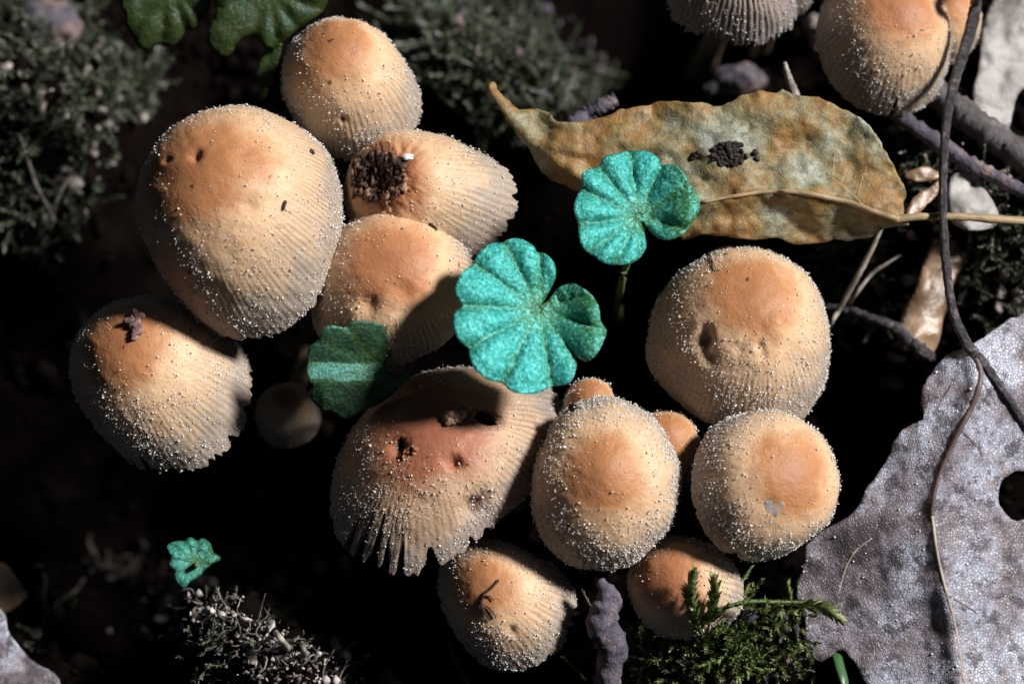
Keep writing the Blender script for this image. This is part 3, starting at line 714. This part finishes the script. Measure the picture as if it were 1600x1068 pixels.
ivy_leaf('green scalloped leaf tucked behind the tall egg-shaped cap',
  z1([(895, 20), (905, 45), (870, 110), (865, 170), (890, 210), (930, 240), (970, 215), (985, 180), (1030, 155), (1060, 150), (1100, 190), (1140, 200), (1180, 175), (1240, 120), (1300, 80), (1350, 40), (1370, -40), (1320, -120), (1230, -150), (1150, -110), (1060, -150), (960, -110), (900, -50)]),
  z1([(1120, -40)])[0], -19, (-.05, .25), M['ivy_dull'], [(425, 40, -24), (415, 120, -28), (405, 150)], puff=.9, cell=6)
pl = closed_smooth(z1([(1075, 345), (1100, 365), (1130, 362), (1150, 290), (1172, 215), (1160, 180), (1120, 190), (1085, 260), (1068, 310)]), 60)
o = thing('green_leaf', P(418, 70, -25), 'narrow green leaf hanging below the scalloped leaves beside the egg-shaped cap', 'leaf')
blade('blade', pl, [], lambda x, y: -22 - (y - 60) * .02 + .01 * np.abs(x - 420), M['ivy_dull'], o, 4, .2, lambda x, y: x * 0 + .4)
V, F, C = tube([P(437, 72, -21), P(440, 40, -23), P(436, 0, -27), ground_hit(434, -10)[0]], [.3, .4], 12, 6); obj('petiole', V, [F, C], M['petiole'], o)

# the brown leaf lying across the clump
z3 = lambda L_: [(740 + x * .3746, y * .3746) for x, y in L_]
z4 = lambda L_: [(1100 + x * .3745, y * .3745) for x, y in L_]
br = z3([(75, 342), (92, 352), (110, 390), (150, 428), (190, 462), (245, 455), (300, 465), (345, 505), (400, 510), (470, 505), (540, 490), (600, 465), (650, 450), (720, 445), (760, 425), (830, 420), (880, 425), (960, 430), (1020, 440), (1080, 420), (1150, 390), (1200, 380), (1260, 390), (1290, 372), (1330, 395), (1400, 400), (1450, 410)]) \
   + z4([(480, 410), (560, 445), (640, 485), (700, 540), (740, 590), (760, 640), (790, 690), (830, 770), (845, 800), (835, 850), (838, 900), (850, 925), (850, 940), (760, 950), (700, 985), (620, 1005), (560, 995), (500, 1010), (380, 1015), (300, 990), (200, 1000), (100, 985), (0, 980)]) \
   + z3([(880, 1000), (860, 985), (780, 940), (640, 880), (520, 830), (450, 795), (380, 770), (330, 750), (290, 720), (265, 680), (225, 605), (190, 570), (155, 520), (120, 460), (90, 410), (66, 360)])
br = closed_smooth(br, len(br) * 7, 1.1, 4)
ridge_x = np.array([740, 800, 850, 920, 1000, 1095, 1190, 1250, 1325, 1400, 1440]); ridge_y = np.array([130, 190, 240, 290, 318, 315, 300, 300, 315, 342, 345])
def brw(px, py):
    ry = np.interp(px, ridge_x, ridge_y); d = (py - ry) * KPX
    tip = smoothstep(900, 770, px)
    v = -3.5 - .10 * np.where(d < 0, -d, 0) * 1.0 - .95 * np.where(d > 0, .5 * (np.sqrt(d * d + .25) - .5), 0) * (1 - tip)
    v = v + 1.1 * np.exp(-((d + .3) / 1.6) ** 2) + fbm(px / 60, py / 45, 6) * 3.2 + fbm(px / 18, py / 15, 2) * .4 - 1.5 * tip
    return v - .006 * np.abs(px - 1150)
bl = thing('dead_leaf', P(1400, 343, -4), 'brown mottled dead leaf with curled tip and dark spot lying over the pitted mushroom', 'dead leaf')
spots = [closed_smooth([(1118, 232), (1132, 222), (1138, 230), (1148, 224), (1158, 236), (1150, 244), (1140, 238), (1132, 248), (1122, 244)], 40, 1.5, 2),]
blade('blade', br, [], brw, M['brown_leaf'], bl, 4.5, .28)
vein(bl, [(1404, 343), (1370, 332), (1325, 316), (1250, 301), (1190, 300), (1095, 316)], brw, [.50, .42, .25], M['vein'], .10, 50, 'midrib')
for pts in ([(1400, 345), (1330, 350), (1270, 356), (1215, 366), (1180, 368)], [(1250, 303), (1200, 318), (1160, 334), (1110, 345)], [(1350, 322), (1320, 295), (1290, 268), (1255, 235), (1235, 205)],
            [(1250, 300), (1220, 272), (1190, 240)], [(1300, 275), (1305, 230), (1312, 190)], [(1340, 305), (1350, 270), (1362, 245)], [(1095, 315), (1010, 300), (920, 262), (850, 220), (790, 168)]):
    vein(bl, pts, brw, [.20, .15, .07], M['vein'], .03, 30)
V, F, C = tube([P(1398, 343, float(brw(1398, 343))), P(1450, 338, -4), P(1520, 340, -5), P(1605, 346, -7), P(1720, 352, -14), ground_hit(1760, 365)[0]], [.55, .5, .6, .7], 40, 9, .08, 4); obj('petiole', V, [F, C], M['vein'], bl)
mb = MB(); g = np.random.default_rng(3)
for k in range(110):
    a, rr = g.uniform(0, 6.28), math.sqrt(g.uniform()); px, py = 1140 + 27 * rr * math.cos(a), 240 + 19 * rr * math.sin(a)
    V, F = clod(P(px, py, float(brw(px, py)) + .2), g.uniform(.12, .5, 3), int(g.integers(1e6)), .9, 1); mb.add(V, F)
for px, py in ((1086, 242), (1092, 240), (1083, 246), (1183, 248), (1180, 238)):
    V, F = clod(P(px, py, float(brw(px, py)) + .2), (.5, .4, .4), int(px), .8, 1); mb.add(V, F)
V, F = mb.get(); tag(obj('black_crust', V, F, M['dirt'], smooth=False, origin=P(1140, 240, float(brw(1140, 240)))), 'black crusty droppings patch on the brown dead leaf', 'crust')

# the grey leaf with its long dark stalk
gl = [(1640, 470), (1597, 490), (1575, 501), (1537, 527), (1520, 537), (1511, 542), (1477, 557), (1455, 583), (1441, 606), (1440, 632), (1443, 651), (1432, 660), (1410, 672), (1398, 690), (1390, 712), (1375, 736), (1353, 766), (1336, 797), (1310, 815), (1288, 828), (1259, 852), (1255, 880), (1248, 905), (1244, 924), (1250, 945), (1257, 963), (1256, 985), (1258, 1003), (1270, 1027), (1283, 1033), (1301, 1022), (1314, 1014), (1331, 1029), (1351, 1066), (1380, 1110), (1440, 1130), (1500, 1110), (1560, 1150), (1640, 1140), (1690, 1060), (1730, 980), (1700, 900), (1740, 800), (1720, 700), (1740, 600), (1700, 510)]
gl = closed_smooth(gl, len(gl) * 7, 1.0, 9)
gh = closed_smooth([(1592 + 32 * math.cos(a), 774 + 38 * math.sin(a)) for a in np.linspace(0, 6.28, 14, endpoint=False)], 60, 1.4, 5)
mr_x = np.array([540, 600, 660, 740, 800, 900, 1000, 1100]); mr_y = np.array([1513, 1525, 1505, 1475, 1455, 1472, 1490, 1503])  # x of the main fold at each y
def glw(px, py):
    fx = np.interp(py, mr_x, mr_y); d = (px - fx) * KPX
    v = -3.0 - .14 * np.where(d < 0, -d, 0) - .34 * np.where(d > 0, d, 0) + fbm(px / 90, py / 90, 12) * 2.4 + fbm(px / 26, py / 26, 13) * .18
    return v - 1.6 * smoothstep(620, 500, py) + .6 * np.exp(-(d / 1.2) ** 2)
go = thing('dead_leaf', P(1450, 1000, -12), 'grey dead lobed leaf with a round hole and a long dark stalk', 'dead leaf')
blade('blade', gl, [gh], glw, M['grey_leaf'], go, 4.5, .3)
vein(go, [(1513, 541), (1535, 565), (1560, 600), (1590, 645), (1640, 720)], glw, [.75, .6, .4], M['twig_dark'], .25, 40, 'midrib')
vein(go, [(1518, 548), (1532, 585), (1520, 630), (1495, 680), (1470, 735), (1457, 785), (1456, 805)], glw, [.5, .38, .25], M['vein_grey'], .12, 44)
vein(go, [(1456, 805), (1462, 850), (1472, 900), (1488, 960), (1498, 1010), (1505, 1064)], glw, [.24, .22, .2], M['vein_pale'], .06, 44)
vein(go, [(1362, 840), (1335, 862), (1320, 890), (1310, 928)], glw, [.13, .18, .1], M['vein_pale'], .08, 30)
for pts in ([(1530, 590), (1560, 640), (1570, 690)], [(1500, 670), (1540, 720), (1550, 800)], [(1462, 790), (1430, 800), (1390, 830), (1360, 842)], [(1470, 880), (1430, 910), (1400, 950)], [(1480, 930), (1530, 960), (1580, 1010)], [(1487, 600), (1462, 640), (1450, 680)]):
    vein(go, pts, glw, [.20, .14, .07], M['vein_grey'], .03, 24)
V, F, C = tube([ground_hit(1532, -80)[0], P(1527, -40, -15), P(1524, 10, -14), P(1513, 60, -13), P(1492, 125, -11), P(1479, 190, -8), P(1474, 260, -5), P(1474, 340, -2.5), P(1479, 420, -2), P(1490, 490, -3), P(1513, 541, float(glw(1513, 541)) + .3)],
               [.85, .80, .85, .72, .62, .55, .58, .62, .7], 110, 12, .07, 6); obj('stalk', V, [F, C], M['twig_dark'], go)
g = np.random.default_rng(21); k = 260
pxs = g.uniform(1250, 1600, k); pys = g.uniform(560, 1066, k); okk = inside(gl, pxs, pys) & ~inside(gh, pxs, pys); pxs, pys = pxs[okk], pys[okk]
C_ = P(pxs, pys, glw(pxs, pys) + .2); gv, gf = scatter(C_, g.gamma(5, .022, len(pxs)).clip(.05, .25)); obj('dew_specks', gv, gf, M['granule'], go, kind='stuff')

# leaf scraps further back
def scrap(name, label, pts, w0, slope, m, roll=0.0, cell=5, n=5, bumpy=2.5, seed=0, cat='leaf scrap'):
    po = closed_smooth(pts, len(pts) * n, 1.2, seed); c = po.mean(0)
    w0 = (ground_hit(c[0], c[1])[0] - AIM) @ BK + (7.5 if c[0] > 800 else 3.0); slope = (slope[0], -.30)      # lies on the moss and soil
    def wf(x, y):
        dx, dy = (x - c[0]) * KPX, (y - c[1]) * KPX
        ax = (dx * .89 + dy * .45)
        return w0 + slope[0] * dx - slope[1] * dy - roll * ax * ax + fbm(x / 40, y / 40, seed) * bumpy
    o = blade(name, po, [], wf, m, None, cell, .3); 
    return tag(o, label, cat)
scrap('leaf_scrap', 'pale grey curled leaf scrap beside the top of the long dark stalk', [(1535, 45), (1550, 5), (1570, -30), (1640, -40), (1640, 120), (1592, 140), (1580, 190), (1563, 214), (1535, 180), (1520, 150), (1530, 100)], -24, (-.3, .1), M['pale_leaf'], .03, seed=1)
scrap('leaf_scrap', 'shiny tan rolled leaf strip standing behind the long dark stalk', [(1468, 345), (1512, 345), (1516, 395), (1495, 430), (1478, 480), (1462, 545), (1440, 556), (1404, 520), (1428, 455), (1452, 390)], -19, (-.2, .0), M['tan_leaf'], .11, seed=2)
scrap('leaf_scrap', 'small brown pointed leaf scrap between the brown leaf and the dark stalk', [(1412, 275), (1440, 262), (1466, 268), (1462, 280), (1430, 284)], -22, (-.2, .2), M['tan_leaf'], .02, 4, seed=3)
scrap('leaf_scrap', 'narrow reddish leaf scrap touching the end of the brown dead leaf', [(1415, 332), (1428, 310), (1448, 295), (1468, 282), (1462, 305), (1440, 328), (1424, 340)], -20, (-.2, .2), M['tan_leaf'], .02, 4, seed=4)
scrap('leaf_scrap', 'crumpled pale leaf scrap behind the crossing of the two stalks', [(1485, 285), (1500, 268), (1530, 276), (1545, 308), (1560, 345), (1530, 360), (1488, 345)], -23, (-.3, .1), M['pale_leaf'], .05, 5, seed=5, bumpy=6)
scrap('leaf_scrap', 'grey leaf corner lying beside the rootlet tangle', [(-60, 930), (4, 952), (15, 990), (45, 1025), (80, 1048), (92, 1066), (90, 1110), (-70, 1120)], -9, (.1, .2), M['grey_leaf'], .01, 5, seed=6)
scrap('leaf_scrap', 'pinkish pale leaf scrap at the edge of the dark hollow', [(-40, 880), (5, 880), (20, 895), (36, 920), (30, 940), (8, 955), (-40, 950)], -24, (-.1, .2), M['tan_leaf'], .01, 5, seed=7)

# ------------------------------------------------------------------ twigs, straws, clods
def stick(name, label, cat, pts, rad, m, n=50, seg=10, rough=.08, seed=1, flat=1.0):
    if name == 'root': q = [ground_hit(p[0], p[1])[0] + np.array([0, 0, .5]) + BK * (5.5 if p[1] < 400 else 1.0) for p in pts]
    else:
        e = ground_hit(pts[-1][0], pts[-1][1])[0] - np.array([0, 0, .6]); q = [P(*p) for p in pts]
        if np.linalg.norm(e - q[-1]) > 1: q.append(e)
    V, F, C = tube(q, np.asarray(rad) * (.62 if name == 'root' else 1), n, seg, rough + (.12 if name == 'root' else .05 if name == 'twig' else 0), seed, flat, .16 if name == 'root' else 0)
    return tag(obj(name, V, [F, C], m, origin=q[-1]), label, cat)
stick('twig', 'thin lilac grey twig running behind the long dark stalk', 'twig', [(1395, 175, -19), (1440, 205, -18), (1490, 240, -17), (1540, 268, -16), (1610, 303, -15), (1690, 340, -18)], [1.0, 1.1, .95, 1.1], M['twig_lilac'], seed=2)
stick('twig', 'thick dark twig lying behind the lilac grey twig', 'twig', [(1440, 130, -26), (1500, 175, -23), (1560, 220, -21), (1620, 262, -20), (1700, 310, -22)], [1.9, 2.1, 2.2], M['twig'], seed=3)
stick('twig', 'crooked dark twig under the tan rolled leaf strip', 'twig', [(1290, 478, -26), (1330, 486, -24), (1370, 500, -22), (1400, 512, -21), (1425, 535, -20), (1450, 555, -21)], [.5, .65, .75, .9, .7], M['twig_dark'], seed=4, rough=.14)
stick('straw', 'pale dry grass straw leaning beside the pitted mushroom', 'straw', [(1378, 355, -15), (1362, 390, -16), (1335, 440, -18), (1312, 482, -20), (1296, 508, -22)], [.25, .42, .36, .28], M['straw'], seed=5)
stick('straw', 'short dry straw crossing the moss behind the pitted mushroom', 'straw', [(1408, 398, -20), (1385, 412, -20), (1360, 430, -21), (1330, 470, -23)], [.18, .3, .2], M['straw'], seed=6)
stick('wood_stub', 'blurry lilac wooden stub sticking up between two orange caps', 'wood stub', [(938, 905, 4.5), (950, 935, 3.5), (940, 975, 3), (957, 1010, 2), (950, 1070, 0), (955, 1110, -6)], [.45, 1.9, 2.1, 1.7, 2.0, 2.2], M['twig_lilac'], seed=7, rough=.16, n=36)
stick('twig', 'short bluish twig stub poking out under the edge of the brown dead leaf', 'twig', [(962, 154, -20), (940, 166, -20), (915, 180, -21), (890, 200, -23)], [.9, 1.2, 1.1], M['twig_lilac'], seed=8)
stick('wood_splinter', 'pale upright wood splinter at the far edge of the brown dead leaf', 'splinter', [(1226, 98, -13), (1231, 118, -14), (1240, 145, -16), (1245, 170, -18)], [.25, .7, .9], M['chip'], seed=9)
stick('grass_blade', 'green grass stalk coming out under the grey leaf', 'grass', [(1304, 1008, -7), (1312, 1040, -4), (1322, 1075, -3), (1330, 1120, -6)], [.75, .8, .8], M['grass'], rough=.02, flat=.4)
stick('grass_blade', 'green grass stalk rising from the moss bed', 'grass', [(1245, 1030, -12), (1246, 1050, -11), (1247, 1080, -11), (1250, 1110, -13)], [.3, .6, .6], M['grass'], rough=.02, flat=.4)
rt = stick('root', 'forked pale root lying in the dark moss beside the hollow', 'root', [(22, 216, -34), (40, 219, -34), (50, 245, -34), (62, 280, -35), (78, 315, -36), (95, 340, -38)], [.3, .4, .45, .35], M['fibre'], seed=10)
for pts in ([(40, 219, -34), (52, 208, -34), (68, 200, -35)], [(128, 262, -36), (112, 290, -36), (98, 315, -36), (84, 350, -37), (52, 385, -39)]):
    V, F, C = tube([ground_hit(p[0], p[1])[0] + np.array([0, 0, .5]) + BK * 5.5 for p in pts], [.18, .22, .15], 20, 7, .2, 4, 1.0, .22); obj('branch', V, [F, C], M['fibre'], rt)
stick('root', 'thin pale root standing beside the grey leaf corner', 'root', [(70, 888, -22), (72, 915, -21), (70, 950, -20), (66, 975, -22)], [.3, .35, .3], M['fibre'], seed=11)
stick('root', 'faint slanting rootlet in front of the dark hollow', 'root', [(134, 905, -22), (118, 925, -22), (98, 938, -22), (80, 950, -23)], [.2, .25, .2], M['fibre'], seed=12)
stick('root', 'upright pale rootlet at the rim of the dark hollow', 'root', [(143, 836, -24), (141, 852, -24), (150, 868, -23.5), (154, 884, -24), (165, 900, -25), (178, 903, -25), (196, 893, -26), (207, 897, -27)], [.35, .35, .5, .35], M['fibre'], seed=13)

def clod_obj(name, label, px, dims, wd, m, seed, amp=.4, cat='clod'):
    q = ground_hit(px[0], px[1])[0] + np.array([0, 0, .35 * min(dims)]) + BK * (6.0 if cat != 'chip' and (px[0] < 250 or 700 < px[0] < 900) and px[1] < 400 else 0)   # bedded in the moss tips
    V, F = clod(q, dims, seed, amp); return tag(obj(name, V, F, m, origin=q), label, cat)
clod_obj('bark_clod', 'pinkish grey clod of bark in the mossy corner by the green leaves', (90, 52), (4.6, 4.0, 3), -44, M['clod'], 1, .5)
clod_obj('bark_clod', 'lumpy lilac bark clod behind the brown dead leaf', (1158, 132), (3.8, 2.4, 2.2), -22, M['clod'], 2, .6)
clod_obj('bark_clod', 'smaller dark bark clod beside the lumpy lilac one behind the brown leaf', (1118, 148), (1.8, 1.6, 1.5), -22, M['clod'], 9, .6)
for (px, r, wd, lab) in [((232, 186), .95, -34, 'small white pebble beside the largest cap'), ((155, 243), .75, -36, 'small white pebble among the dark moss by the forked root'), ((16, 90), .8, -42, 'small white pebble below the pinkish bark clod'),
                      ((747, 88), .8, -40, 'small white pebble in the moss behind the tall egg-shaped cap'), ((895, 138), .5, -34, 'tiny white pebble in the moss by the curled tip of the brown leaf'),
                      ((1272, 38), 1.1, -24, 'pale crumb hanging between the ribbed grey cap and the orange topped cap'), ((1273, 75), .6, -24, 'tiny pale crumb beside the orange topped cap'),
                      ((1492, 78), 1.0, -14, 'pale bluish crumb wedged beside the dark stalk by the orange topped cap'), ((60, 990), .9, -20, 'pale pebble by the grey leaf corner'), ((38, 930), .8, -21, 'pale pebble on the pinkish scrap')]:
    clod_obj('pebble', lab, px, (r * .7, r, r * .65), wd, M['chip'], int(px[0]), .75, 'pebble')
clod_obj('wood_chip', 'pinkish wood chip below the crooked dark twig', (1408, 556), (2.0, .9, .8), -22, M['chip'], 31, .4, 'chip')
clod_obj('wood_chip', 'greyish crumb cluster beside the pinkish wood chip', (1400, 596), (2.6, 1.3, 1.2), -26, M['clod'], 32, .6, 'chip')
clod_obj('wood_chip', 'pale chip under the edge of the pitted mushroom', (1268, 655), (1.3, 1.5, 1), -14, M['chip'], 33, .5, 'chip')

# ------------------------------------------------------------------ moss
def shoot(mb, pts, nl, ll, lw, spread=.9, r=.12, seed=0, taper=True, stem=True):
    g = np.random.default_rng(seed)
    c = smooth_path(pts, 14)
    if stem:
        V, F, C = tube(pts, [r, r, r * .5], 10, 5, .05, seed); mb.add(V, F, C)
    u = np.sort(g.uniform(.04, 1, nl)); 
    q = np.stack([np.interp(u * 13, np.arange(14), c[:, k]) for k in range(3)], -1)
    T = norm(np.gradient(c, axis=0)); tt = np.stack([np.interp(u * 13, np.arange(14), T[:, k]) for k in range(3)], -1); tt = norm(tt)
    a = np.arange(nl) * 2.4 + g.normal(size=nl) * .3
    n1 = norm(np.cross(tt, np.array([.37, .2, .9]))); n2 = np.cross(tt, n1)
    out = np.cos(a)[:, None] * n1 + np.sin(a)[:, None] * n2
    sp = spread * (1 - .55 * u ** 3) if taper else np.full(nl, spread)
    d = norm(tt + out * (sp * g.uniform(.7, 1.3, nl))[:, None]); side = norm(np.cross(d, tt + 1e-3)); nn = np.cross(side, d)
    l = ll * g.uniform(.7, 1.2, nl) * (1 - .3 * u if taper else 1); wv = lw * g.uniform(.8, 1.2, nl)
    b0 = q; tip = q + d * l[:, None] + tt * (l * .12)[:, None]
    m = q + d * (l * .42)[:, None]
    V = np.stack([b0, m + side * wv[:, None] + nn * (wv * .5)[:, None], tip, m - side * wv[:, None] + nn * (wv * .5)[:, None], m - nn * (wv * .25)[:, None]], 1).reshape(-1, 3)
    k = np.arange(nl)[:, None] * 5
    F = np.concatenate([k + np.array([[0, 1, 4]]), k + np.array([[1, 2, 4]]), k + np.array([[4, 2, 3]]), k + np.array([[0, 4, 3]])])
    mb.add(V, F)

def moss_patch(label, ell, n, m, length=(4, 8), ll=1.1, lw=.2, nl=34, seed=0, lean=(0, 0, 0), spread=.9, name='moss_patch'):
    g = np.random.default_rng(seed); mb = MB(); px = []; py = []
    for (cx, cy, rx, ry, k) in ell:
        a = g.uniform(0, 6.28, int(n * k)); r = np.sqrt(g.uniform(size=len(a))); px.append(cx + rx * r * np.cos(a)); py.append(cy + ry * r * np.sin(a))
    px, py = np.concatenate(px), np.concatenate(py)
    Q = ground_hit(px, py)
    for q in Q:
        l = g.uniform(*length); d = norm(np.array([g.normal() * .6, g.normal() * .6 - .25, .9]) + np.array(lean)); e = norm(d + g.normal(size=3) * .55)
        shoot(mb, [q - d * .6, q + d * l * .5, q + d * l * .5 + e * l * .5], nl, ll, lw, spread, .1, int(g.integers(1e9)))
    V, F = mb.get(); return tag(obj(name, V, F, m, smooth=False, origin=Q.mean(0)), label, 'moss', kind='stuff')
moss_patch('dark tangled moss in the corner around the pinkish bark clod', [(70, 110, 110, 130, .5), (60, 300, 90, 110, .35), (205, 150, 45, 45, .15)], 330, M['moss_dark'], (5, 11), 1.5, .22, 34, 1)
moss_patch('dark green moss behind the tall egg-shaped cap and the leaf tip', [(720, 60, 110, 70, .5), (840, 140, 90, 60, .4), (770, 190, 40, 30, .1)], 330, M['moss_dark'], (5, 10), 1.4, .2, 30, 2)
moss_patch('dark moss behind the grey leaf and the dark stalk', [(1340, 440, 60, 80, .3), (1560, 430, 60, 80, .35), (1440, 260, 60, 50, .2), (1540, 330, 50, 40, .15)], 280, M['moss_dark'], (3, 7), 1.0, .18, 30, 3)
moss_patch('bright moss bed growing below the small orange cap', [(1060, 1035, 95, 40, .5), (1190, 1000, 60, 60, .35), (1130, 965, 40, 30, .15)], 300, M['moss_bright'], (3, 7), 1.15, .2, 40, 4)
moss_patch('pale dead moss mixed into the bright moss bed', [(1020, 1040, 60, 28, .5), (1160, 1040, 90, 28, .5)], 110, M['fibre'], (2, 6), .9, .16, 26, 5)
moss_patch('dry dark moss growing through the rootlet tangle', [(380, 1010, 120, 60, .6), (320, 960, 60, 60, .4)], 75, M['moss_dark'], (2, 5), .9, .15, 26, 6)
moss_patch('scant dark moss along the edge of the beetle-dark hollow'.replace('beetle-dark', 'black'), [(60, 950, 60, 70, 1)], 30, M['moss_dark'], (2, 4), .9, .15, 22, 7)

def moss_shoot(label, pts, nl, ll, lw, m, seed, spread=.9, r=.16):
    mb = MB(); q = [P(*p) for p in pts]; o = thing('moss_shoot', q[0], label, 'moss shoot', 'single moss shoots')
    shoot(mb, q, nl, ll, lw, spread, r, seed, stem=False); V, F = mb.get(); obj('leaflets', V, F, m, o, False, kind='stuff')
    q = [ground_hit(pts[0][0], pts[0][1])[0]] + q if seed not in (4, 5) else q
    V, F, C = tube(q, [r * 1.3, r * 1.2, r, r * .6], 20, 6, .05, seed); obj('stem', V, [F, C], M['petiole'], o)
moss_shoot('taller upright moss shoot standing before the small orange cap', [(1096, 990, 3), (1088, 960, 6), (1080, 930, 7.5), (1084, 898, 8.5)], 80, 2.2, .50, M['moss_bright'], 1, .85)
moss_shoot('shorter upright moss shoot with closed leaves before the small orange cap', [(1106, 985, 3), (1112, 955, 5.5), (1116, 930, 7), (1116, 905, 8)], 50, 2.3, .55, M['moss_bright'], 2, .65)
moss_shoot('long creeping moss stem reaching over the lobe of the grey leaf', [(1085, 985, 2), (1120, 955, 5), (1165, 940, 5), (1215, 940, 4), (1255, 940, 3)], 90, 1.1, .24, M['moss'], 3, .9, .28)
moss_shoot('fresh green moss tip lying on the grey leaf', [(1235, 945, 1.5), (1265, 945, 2.5), (1290, 950, 2.5), (1308, 962, 2)], 80, 2.1, .42, M['moss_bright'], 4, .9)
moss_shoot('moss shoot growing down from the creeping stem', [(1222, 945, 2), (1215, 970, 0), (1205, 995, -3)], 46, 1.6, .3, M['moss_bright'], 5, .9)
moss_shoot('slender pale moss shoot beside the wispy cap', [(735, 1075, -10), (722, 1050, -8), (708, 1025, -6), (700, 1002, -5)], 40, 1.5, .28, M['moss'], 6, .75)
moss_shoot('small bright moss sprig below the blurry wood stub', [(915, 1062, -8), (900, 1045, -7), (882, 1028, -6)], 50, .95, .2, M['moss_bright'], 7, .9)
moss_shoot('thin dry moss tip beside the blurry wood stub', [(935, 965, -4), (922, 945, -3), (910, 922, -2)], 40, .7, .14, M['straw'], 8, .7)
moss_shoot('small moss sprig next to the green grass stalk', [(1268, 1068, -8), (1265, 1045, -7), (1266, 1025, -6)], 40, 1.0, .2, M['moss_bright'], 9, .9)

# fine rootlets and crumbs in the near corner
def tangle():
    g = np.random.default_rng(77); mb = MB(); mc = MB()
    for k in range(110):
        u = g.uniform(); cx = 300 + 210 * u + g.normal() * 40; cy = 905 + 150 * u + abs(g.normal()) * 40
        if cy > 1075: cy = g.uniform(980, 1070)
        q = ground_hit(cx, cy)[0]; l = g.uniform(1.5, 6); d = norm(g.normal(size=3) * np.array([1, 1, .7]) + np.array([0, 0, .3]))
        pts = [q + np.array([0, 0, .8])]; 
        for s_ in range(3): d = norm(d + g.normal(size=3) * .6); pts.append(pts[-1] + d * l / 3)
        V, F, C = tube(pts, [.15, .12, .07], 9, 5, .1, k); mb.add(V, F, C)
    for k in range(46):
        cx, cy = 190 + g.normal() * 28, 885 + g.normal() * 12; q = ground_hit(cx, cy)[0]; l = g.uniform(1.5, 4); d = norm(g.normal(size=3) + np.array([0, 0, .8])); pts = [q]
        for s_ in range(3): d = norm(d + g.normal(size=3) * .7); pts.append(pts[-1] + d * l / 3)
        V, F, C = tube(pts, [.16, .12, .07], 9, 5, .2, k); mb.add(V, F, C)
    V, F = mb.get(); tag(obj('rootlet_tangle', V, F, M['fibre'], origin=ground_hit(380, 1000)[0]), 'tangle of fine pale rootlets in front of the dark hollow', 'rootlets', kind='stuff')
    n = 700; u = g.uniform(size=n); px = 290 + 220 * u + g.normal(size=n) * 45; py = np.clip(910 + 140 * u + np.abs(g.normal(size=n)) * 45, 880, 1075)
    Q = ground_hit(px, py); r = g.gamma(2.2, .10, n).clip(.08, .8)
    V, F = scatter(Q + np.array([0, 0, 1.2]) + g.normal(size=(n, 3)) * .8, r, (ICO_V, ICO_F), .3, g.uniform(.25, 1.7, (n, 3)))
    tag(obj('pale_crumbs', V, F, M['litter'], smooth=False, origin=Q.mean(0)), 'small pale crumbs caught in the rootlet tangle', 'crumbs', kind='stuff')
tangle()
def loose_litter():
    g = np.random.default_rng(55); k = 0
    for lab, ell in (('pale crumbs and chips caught in the moss around the pinkish bark clod', (80, 190, 120, 190, 160)), ('pale crumbs and chips caught in the moss behind the egg-shaped cap', (780, 110, 160, 100, 150)),
                     ('pale crumbs and chips scattered behind the long dark stalk', (1480, 380, 140, 230, 190)), ('pale crumbs in the bright moss bed', (1120, 1020, 150, 50, 110))):
        cx, cy, rx, ry, n = ell; a = g.uniform(0, 6.28, n); r = np.sqrt(g.uniform(size=n))
        Q = ground_hit(cx + rx * r * np.cos(a), cy + ry * r * np.sin(a))
        V, F = scatter(Q + np.stack([g.normal(size=n) * .3, g.normal(size=n) * .3, g.uniform(.5, 4, n)], -1), g.gamma(3, .13, n).clip(.15, 1.0), icosub(1), .25, g.uniform(.4, 1.7, (n, 3)))
        tag(obj('litter_crumbs', V, F, M['clod' if k % 2 else 'chip'], smooth=False, origin=Q.mean(0)), lab, 'litter', kind='stuff'); k += 1
loose_litter()
def ground_stick(name, label, cat, pix, rad, m, lift=1.2, seed=1):
    q = [ground_hit(x, y)[0] + np.array([0, 0, lift]) for x, y in pix]; q[0][2] -= lift; q[-1][2] -= lift
    V, F, C = tube(q, rad, 30, 8, .08, seed); tag(obj(name, V, [F, C], m, origin=q[0]), label, cat)
ground_stick('wood_chip', 'short pale wood chip in the rootlet tangle', 'chip', [(388, 1030), (396, 1018), (404, 1006)], [.5, .6, .5], M['chip'])
ground_stick('twig', 'thin reddish twig slanting through the rootlet tangle', 'twig', [(410, 962), (432, 995), (452, 1022), (462, 1040)], [.3, .4, .5], M['straw'], 1.5, 3)
ground_stick('root', 'looped pale rootlet on the rootlet tangle', 'root', [(320, 952), (326, 970), (340, 976), (355, 964), (352, 955)], [.22, .25, .2], M['fibre'], 1.5, 4)
ground_stick('root', 'upright dark rootlet right of the tangle'.replace('right of', 'beyond'), 'root', [(455, 968), (462, 985), (472, 1010), (478, 1030)], [.2, .3, .35], M['fibre'], 1.5, 5)
ground_stick('root', 'thin lone rootlet between the tangle and the wispy cap', 'root', [(526, 975), (532, 1000), (542, 1030), (548, 1060)], [.18, .25, .25], M['fibre'], 1.5, 6)
for o in bpy.data.objects:
    for k in ('_o', '_pick'):
        if k in o: del o[k]
